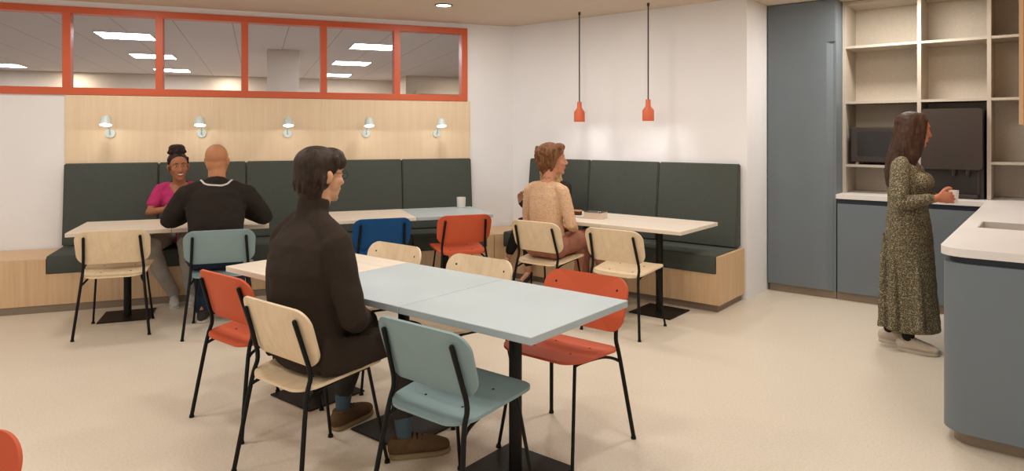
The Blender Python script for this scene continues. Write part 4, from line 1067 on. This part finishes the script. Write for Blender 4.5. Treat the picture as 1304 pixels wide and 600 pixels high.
# ---- her companion on the bench, mostly hidden
def companion():
    sk = skin_mat('skin_light', (206, 152, 122)); blk = cloth('black_blouse', (48, 44, 42), 0.8, 0.1, 8)
    H = headM((0.0, 0.10, 1.20), 8, -4, 0, 0.97)
    def body(bm):
        add_head(bm, H, True)
        tube(bm, [(0, 0.02, 0.98), (0, 0.045, 1.06), (0, 0.075, 1.15)], [0.054, 0.046, 0.047], 16)
        torso(bm, [((0, 0, 0.575), 0.15, 0.10), ((0, 0.0, 0.72), 0.115, 0.085), ((0, 0.012, 0.85), 0.130, 0.098), ((0, 0.02, 0.93), 0.130, 0.08), ((0, 0.02, 1.00), 0.11, 0.055)])
        for s, el, wr in ((1, (0.255, 0.06, 0.715), (0.315, 0.17, 0.80)), (-1, (-0.215, 0.14, 0.76), (-0.02, 0.28, 0.70))):
            limb(bm, (s * 0.155, 0.02, 0.965), el, wr, 0.04, 0.033, 0.022)
            if s > 0: add_hand(bm, wr, (-0.2, 0.25, 0.95), (-0.9, 0.1, -0.1), 1, 40, 0.93)
            else: add_hand(bm, wr, (0.8, 0.5, 0.0), (0, 0, -1), 1, 30, 0.93)
        limb(bm, (0.085, 0.02, 0.565), (0.155, 0.36, 0.60), (0.33, 0.33, 0.27), 0.06, 0.048, 0.03)
        limb(bm, (-0.085, 0.02, 0.565), (0.06, 0.36, 0.545), (0.12, 0.28, 0.13), 0.06, 0.048, 0.03)
        tube(bm, [(0.345, 0.33, 0.225), (0.43, 0.40, 0.175)], [0.028, 0.02], 12); tube(bm, [(0.12, 0.28, 0.11), (0.145, 0.36, 0.045)], [0.029, 0.022], 12)
    p = solid('person', sk, None, body, 0.005, 4); p.location = (-4.010, 5.695, 0); p.rotation_euler = (0, 0, PI)
    tag(p, 'blonde woman in black on the short bench, almost hidden behind the woman in lace', 'person')
    add_face(p, H, (120, 90, 60), (170, 96, 88))
    def tp_(bm):
        torso(bm, [((0, 0.0, 0.50), 0.18, 0.12), ((0, 0.0, 0.64), 0.158, 0.115), ((0, 0.0, 0.75), 0.138, 0.106), ((0, 0.02, 0.86), 0.145, 0.118), ((0, 0.022, 0.94), 0.142, 0.098), ((0, 0.02, 1.005), 0.110, 0.068), ((0, 0.022, 1.035), 0.062, 0.052)], 26)
        for s, el, wr in ((1, (0.255, 0.06, 0.715), (0.305, 0.155, 0.785)), (-1, (-0.215, 0.14, 0.76), (-0.05, 0.265, 0.705))):
            tube(bm, [(s * 0.05, 0.02, 1.02), (s * 0.155, 0.02, 0.965)], [0.036, 0.052], 14)
            limb(bm, (s * 0.158, 0.02, 0.965), el, wr, 0.054, 0.046, 0.034)
    solid('blouse', blk, p, tp_, 0.007, 5, (0.008, 0.05), rest=(0.484, 1))
    def tr(bm):
        tube(bm, [(0.085, -0.02, 0.575), (0.12, 0.18, 0.59), (0.155, 0.35, 0.602), (0.20, 0.35, 0.52), (0.315, 0.332, 0.32)], [0.09, 0.082, 0.068, 0.064, 0.05], 16)
        tube(bm, [(-0.085, -0.02, 0.575), (-0.02, 0.18, 0.568), (0.055, 0.35, 0.547), (0.07, 0.345, 0.46), (0.115, 0.29, 0.22)], [0.09, 0.08, 0.068, 0.064, 0.05], 16)
        tube(bm, [(-0.1, -0.03, 0.575), (0.1, -0.03, 0.575)], [0.09, 0.09], 16)
        for v in bm.verts:
            if v.co.y < 0.2 and v.co.z < 0.487: v.co.z = 0.487
    solid('trousers', cloth('black_trousers', (42, 38, 36)), p, tr, 0.008, 4, (0.008, 0.05), rest=(0.482, 0.2))
    bk = M['black']
    def heel_shoe(ank, ball, toe, tip):
        ank, ball, toe = V(ank), V(ball), V(toe)
        def f(bm):
            tube(bm, [ank + V((0, 0, -0.03)), (ank + ball) / 2 + V((0, 0, -0.03)), ball + V((0, 0, -0.012)), toe], [(0.026, 0.018), (0.025, 0.010), (0.031, 0.014), (0.016, 0.010)], 12)
            tube(bm, [ank + V((0, 0, -0.02)) - (ball - ank).normalized() * 0.02, V(tip)], [0.014, 0.005], 10)
        part('high_heel', bk, p, f, 60)
    heel_shoe((0.10, 0.285, 0.115), (0.135, 0.355, 0.032), (0.155, 0.415, 0.016), (0.098, 0.262, 0.002))
    heel_shoe((0.355, 0.335, 0.215), (0.435, 0.405, 0.165), (0.480, 0.440, 0.140), (0.375, 0.30, 0.12))
    def hr(bm):
        E_ = lambda c, r, rot=None: ell(bm, c, r, rot, 24, H)
        E_((0, -0.022, 0.054), (0.084, 0.102, 0.082)); E_((0, -0.045, -0.02), (0.084, 0.075, 0.11))
        for s in (1, -1):
            for k in range(5):
                x = s * (0.07 + 0.010 * k); pts = [(x * 0.9, 0.03 - 0.018 * k, 0.07)]
                for j in range(1, 9): pts.append((x + s * 0.012 * math.sin(j * 1.6 + k), 0.02 - 0.016 * k + 0.010 * math.cos(j * 1.6 + k), 0.07 - 0.042 * j))
                tubeM(bm, H, pts, [0.02] * 5 + [0.018, 0.017, 0.014, 0.008], 8)
    solid('hair', hair_mat('blonde_hair', (150, 112, 70), (206, 170, 120)), p, hr, 0.006, 2, (0.005, 0.015))

# ---- standing woman in the kitchen
def woman_standing():
    sk = skin_mat('skin_olive', (184, 116, 86)); dr = speckle('olive_speckled_dress', (60, 53, 38), (156, 144, 116), 150, 0.9, 'voronoi', 0.30, 0.75, (94, 86, 62))
    H = headM((0.0, 0.045, 1.520), 28, -4, 0, 1.0)
    def body(bm):
        add_head(bm, H, True)
        tube(bm, [(0, -0.015, 1.27), (0, 0.0, 1.35), (0, 0.022, 1.45)], [0.060, 0.049, 0.049], 16)
        torso(bm, [((0, 0, 0.84), 0.15, 0.10), ((0, 0.0, 0.95), 0.135, 0.095), ((0, 0.0, 1.04), 0.12, 0.085), ((0, 0.0, 1.15), 0.135, 0.10), ((0, -0.01, 1.24), 0.135, 0.082), ((0, -0.015, 1.305), 0.115, 0.055)])
        el, wr = (0.235, -0.01, 1.030), (0.120, 0.190, 1.065)
        limb(bm, (0.165, -0.015, 1.27), el, wr, 0.042, 0.035, 0.024); add_hand(bm, wr, (-0.30, 0.92, 0.10), (-0.95, -0.25, 0.0), 1, 46, 0.95)
        el, wr = (-0.235, 0.02, 1.030), (-0.05, 0.185, 1.060)
        limb(bm, (-0.165, -0.015, 1.27), el, wr, 0.042, 0.035, 0.024); add_hand(bm, wr, (0.45, 0.85, 0.14), (0.8, -0.5, 0.1), -1, 40, 0.95)
        for s, a in ((1, (0.075, 0.02)), (-1, (-0.075, -0.12))):
            limb(bm, (s * 0.085, 0, 0.86), (s * 0.085, 0.025 + a[1] * 0.5, 0.48), (a[0], a[1], 0.09), 0.075, 0.05, 0.034)
            tube(bm, [(a[0], a[1] + 0.01, 0.05), (a[0] + 0.005, a[1] + 0.13, 0.032)], [0.032, 0.024], 12)
    p = solid('person', sk, None, body, 0.0055, 4); p.location = (-0.835, 5.455, 0); p.rotation_euler = (0, 0, -PI / 2)
    tag(p, 'woman with long dark hair in a speckled olive dress standing in the kitchen', 'person')
    add_face(p, H, (44, 30, 22), (150, 80, 70))
    def dress(bm):
        torso(bm, [((0, 0.035, 0.135), 0.165, 0.172), ((0, 0.030, 0.30), 0.165, 0.165), ((0, 0.026, 0.48), 0.166, 0.152), ((0, 0.022, 0.66), 0.172, 0.145), ((0, 0.016, 0.80), 0.180, 0.142), ((0, 0.010, 0.90), 0.176, 0.136), ((0, 0.006, 0.99), 0.160, 0.122), ((0, 0.002, 1.07), 0.154, 0.120), ((0, 0.008, 1.16), 0.158, 0.126), ((0, -0.008, 1.25), 0.158, 0.105), ((0, -0.015, 1.31), 0.125, 0.072), ((0, -0.012, 1.345), 0.075, 0.058)], 30)
        for s in (1, -1):
            ell(bm, (s * 0.072, 0.095, 1.165), (0.066, 0.062, 0.066))
            tube(bm, [(s * 0.06, -0.015, 1.325), (s * 0.12, -0.015, 1.305), (s * 0.168, -0.015, 1.27)], [0.034, 0.046, 0.056], 16)
            limb(bm, (s * 0.168, -0.015, 1.27), (s * 0.238, (-0.01 if s > 0 else 0.02), 1.025), ((0.136, 0.155, 1.060) if s > 0 else (-0.07, 0.16, 1.054)), 0.060, 0.052, 0.036)
        # heavy folds in the skirt
        for x, y0 in ((0.16, 0.07), (0.17, -0.09), (0.05, 0.14), (-0.1, 0.12), (0.10, -0.17), (-0.1, -0.17)):
            tube(bm, [(x * 0.86, y0 * 0.82 + 0.01, 0.82), (x * 0.92, y0 * 0.92 + 0.025, 0.5), (x * 0.95, y0 * 0.98 + 0.035, 0.15)], [0.006, 0.024, 0.034], 12, caps='flat')
    solid('dress', dr, p, dress, 0.008, 5, (0.014, 0.09))
    lg = cloth('black_leggings', (38, 32, 28)); cv = cloth('pale_canvas', (190, 176, 158), 0.8, 0.05, 30); sl = plain('shoe_sole', (186, 174, 158), 0.6); ln = plain('sole_line', (120, 96, 80), 0.6)
    for s, a in ((1, (0.075, 0.02)), (-1, (-0.075, -0.12))):
        part('legging', lg, p, lambda bm: tube(bm, [(a[0], a[1], 0.26), (a[0], a[1], 0.15), (a[0], a[1] + 0.002, 0.072)], [0.052, 0.045, 0.034], 18), 180)
        o = shoe(p, cv, sl, (a[0] - 0.002, a[1] - 0.065), (a[0] + 0.012, a[1] + 0.185), 0.048, collar=0.088, lace=cv)
    def hr(bm):
        E_ = lambda c, r, rot=None: ell(bm, c, r, rot, 28, H)
        E_((0, -0.024, 0.050), (0.087, 0.104, 0.082)); E_((0, -0.040, -0.01), (0.090, 0.086, 0.11))
        for s in (1, -1):                          # curtains of hair beside the face
            tubeM(bm, H, [(s * 0.030, 0.030, 0.108), (s * 0.064, 0.026, 0.075), (s * 0.080, 0.008, 0.0), (s * 0.088, -0.008, -0.09), (s * 0.092, -0.022, -0.17), (s * 0.085, -0.032, -0.25)], [(0.020, 0.030), (0.020, 0.036), (0.018, 0.046), (0.022, 0.050), (0.024, 0.046), (0.012, 0.026)], 16, side=(1, 0, 0))
        tubeM(bm, H, [(0, -0.058, 0.02), (0, -0.080, -0.10), (0, -0.105, -0.20), (0.01, -0.128, -0.30), (0.015, -0.136, -0.385)], [(0.088, 0.054), (0.100, 0.056), (0.098, 0.052), (0.080, 0.040), (0.046, 0.020)], 20, side=(1, 0, 0))
        for k in range(40):
            a = random.uniform(-1.7, 1.7); x = math.sin(a); y = math.cos(a); l = random.uniform(0.0, 0.06)
            tubeM(bm, H, [(x * 0.080, -0.035 - y * 0.076, 0.075), (x * 0.096, -0.045 - y * 0.080, -0.03), (x * 0.100, -0.052 - y * 0.080, -0.13), (x * 0.090, -0.062 - y * 0.072, -0.20 - l)], [0.007, 0.009, 0.009, 0.004], 8)
    solid('hair', hair_mat('long_dark_hair', (44, 29, 21), (74, 50, 36), (70, 70, 4)), p, hr, 0.006, 3, (0.006, 0.025))
    # the cup she holds
    c = part('cup', M['white_cup'], None, cup_fn(0.030, 0.036, 0.085), 40)
    c.location = p.matrix_basis @ V((0.052, 0.278, 1.035)); tag(c, 'small white cup held by the standing woman', 'cup')

man_in_coat(); bald_man(); woman_in_pink(); woman_in_lace(); companion(); woman_standing()

#PEOPLE_END
# ------------------------------------------------------------------ camera, world, view
cam = bpy.data.cameras.new('camera'); co = bpy.data.objects.new('camera', cam); C.objects.link(co)
cam.lens = 24; cam.sensor_width = 36; cam.sensor_fit = 'HORIZONTAL'; cam.shift_y = -130.0 / 1304.0
cam.clip_start = 0.05
co.location = (0, 0, 1.5); co.rotation_euler = (PI / 2, 0, math.radians(38.7285))
bpy.context.scene.camera = co
w = bpy.data.worlds.new('world'); bpy.context.scene.world = w; w.use_nodes = True
bg = w.node_tree.nodes['Background']; bg.inputs[0].default_value = srgb(255, 250, 244); bg.inputs[1].default_value = 0.7
vs = bpy.context.scene.view_settings
vs.view_transform = 'Standard'; vs.look = 'None'; vs.exposure = 0.14; vs.gamma = 1.0; vs.use_curve_mapping = False
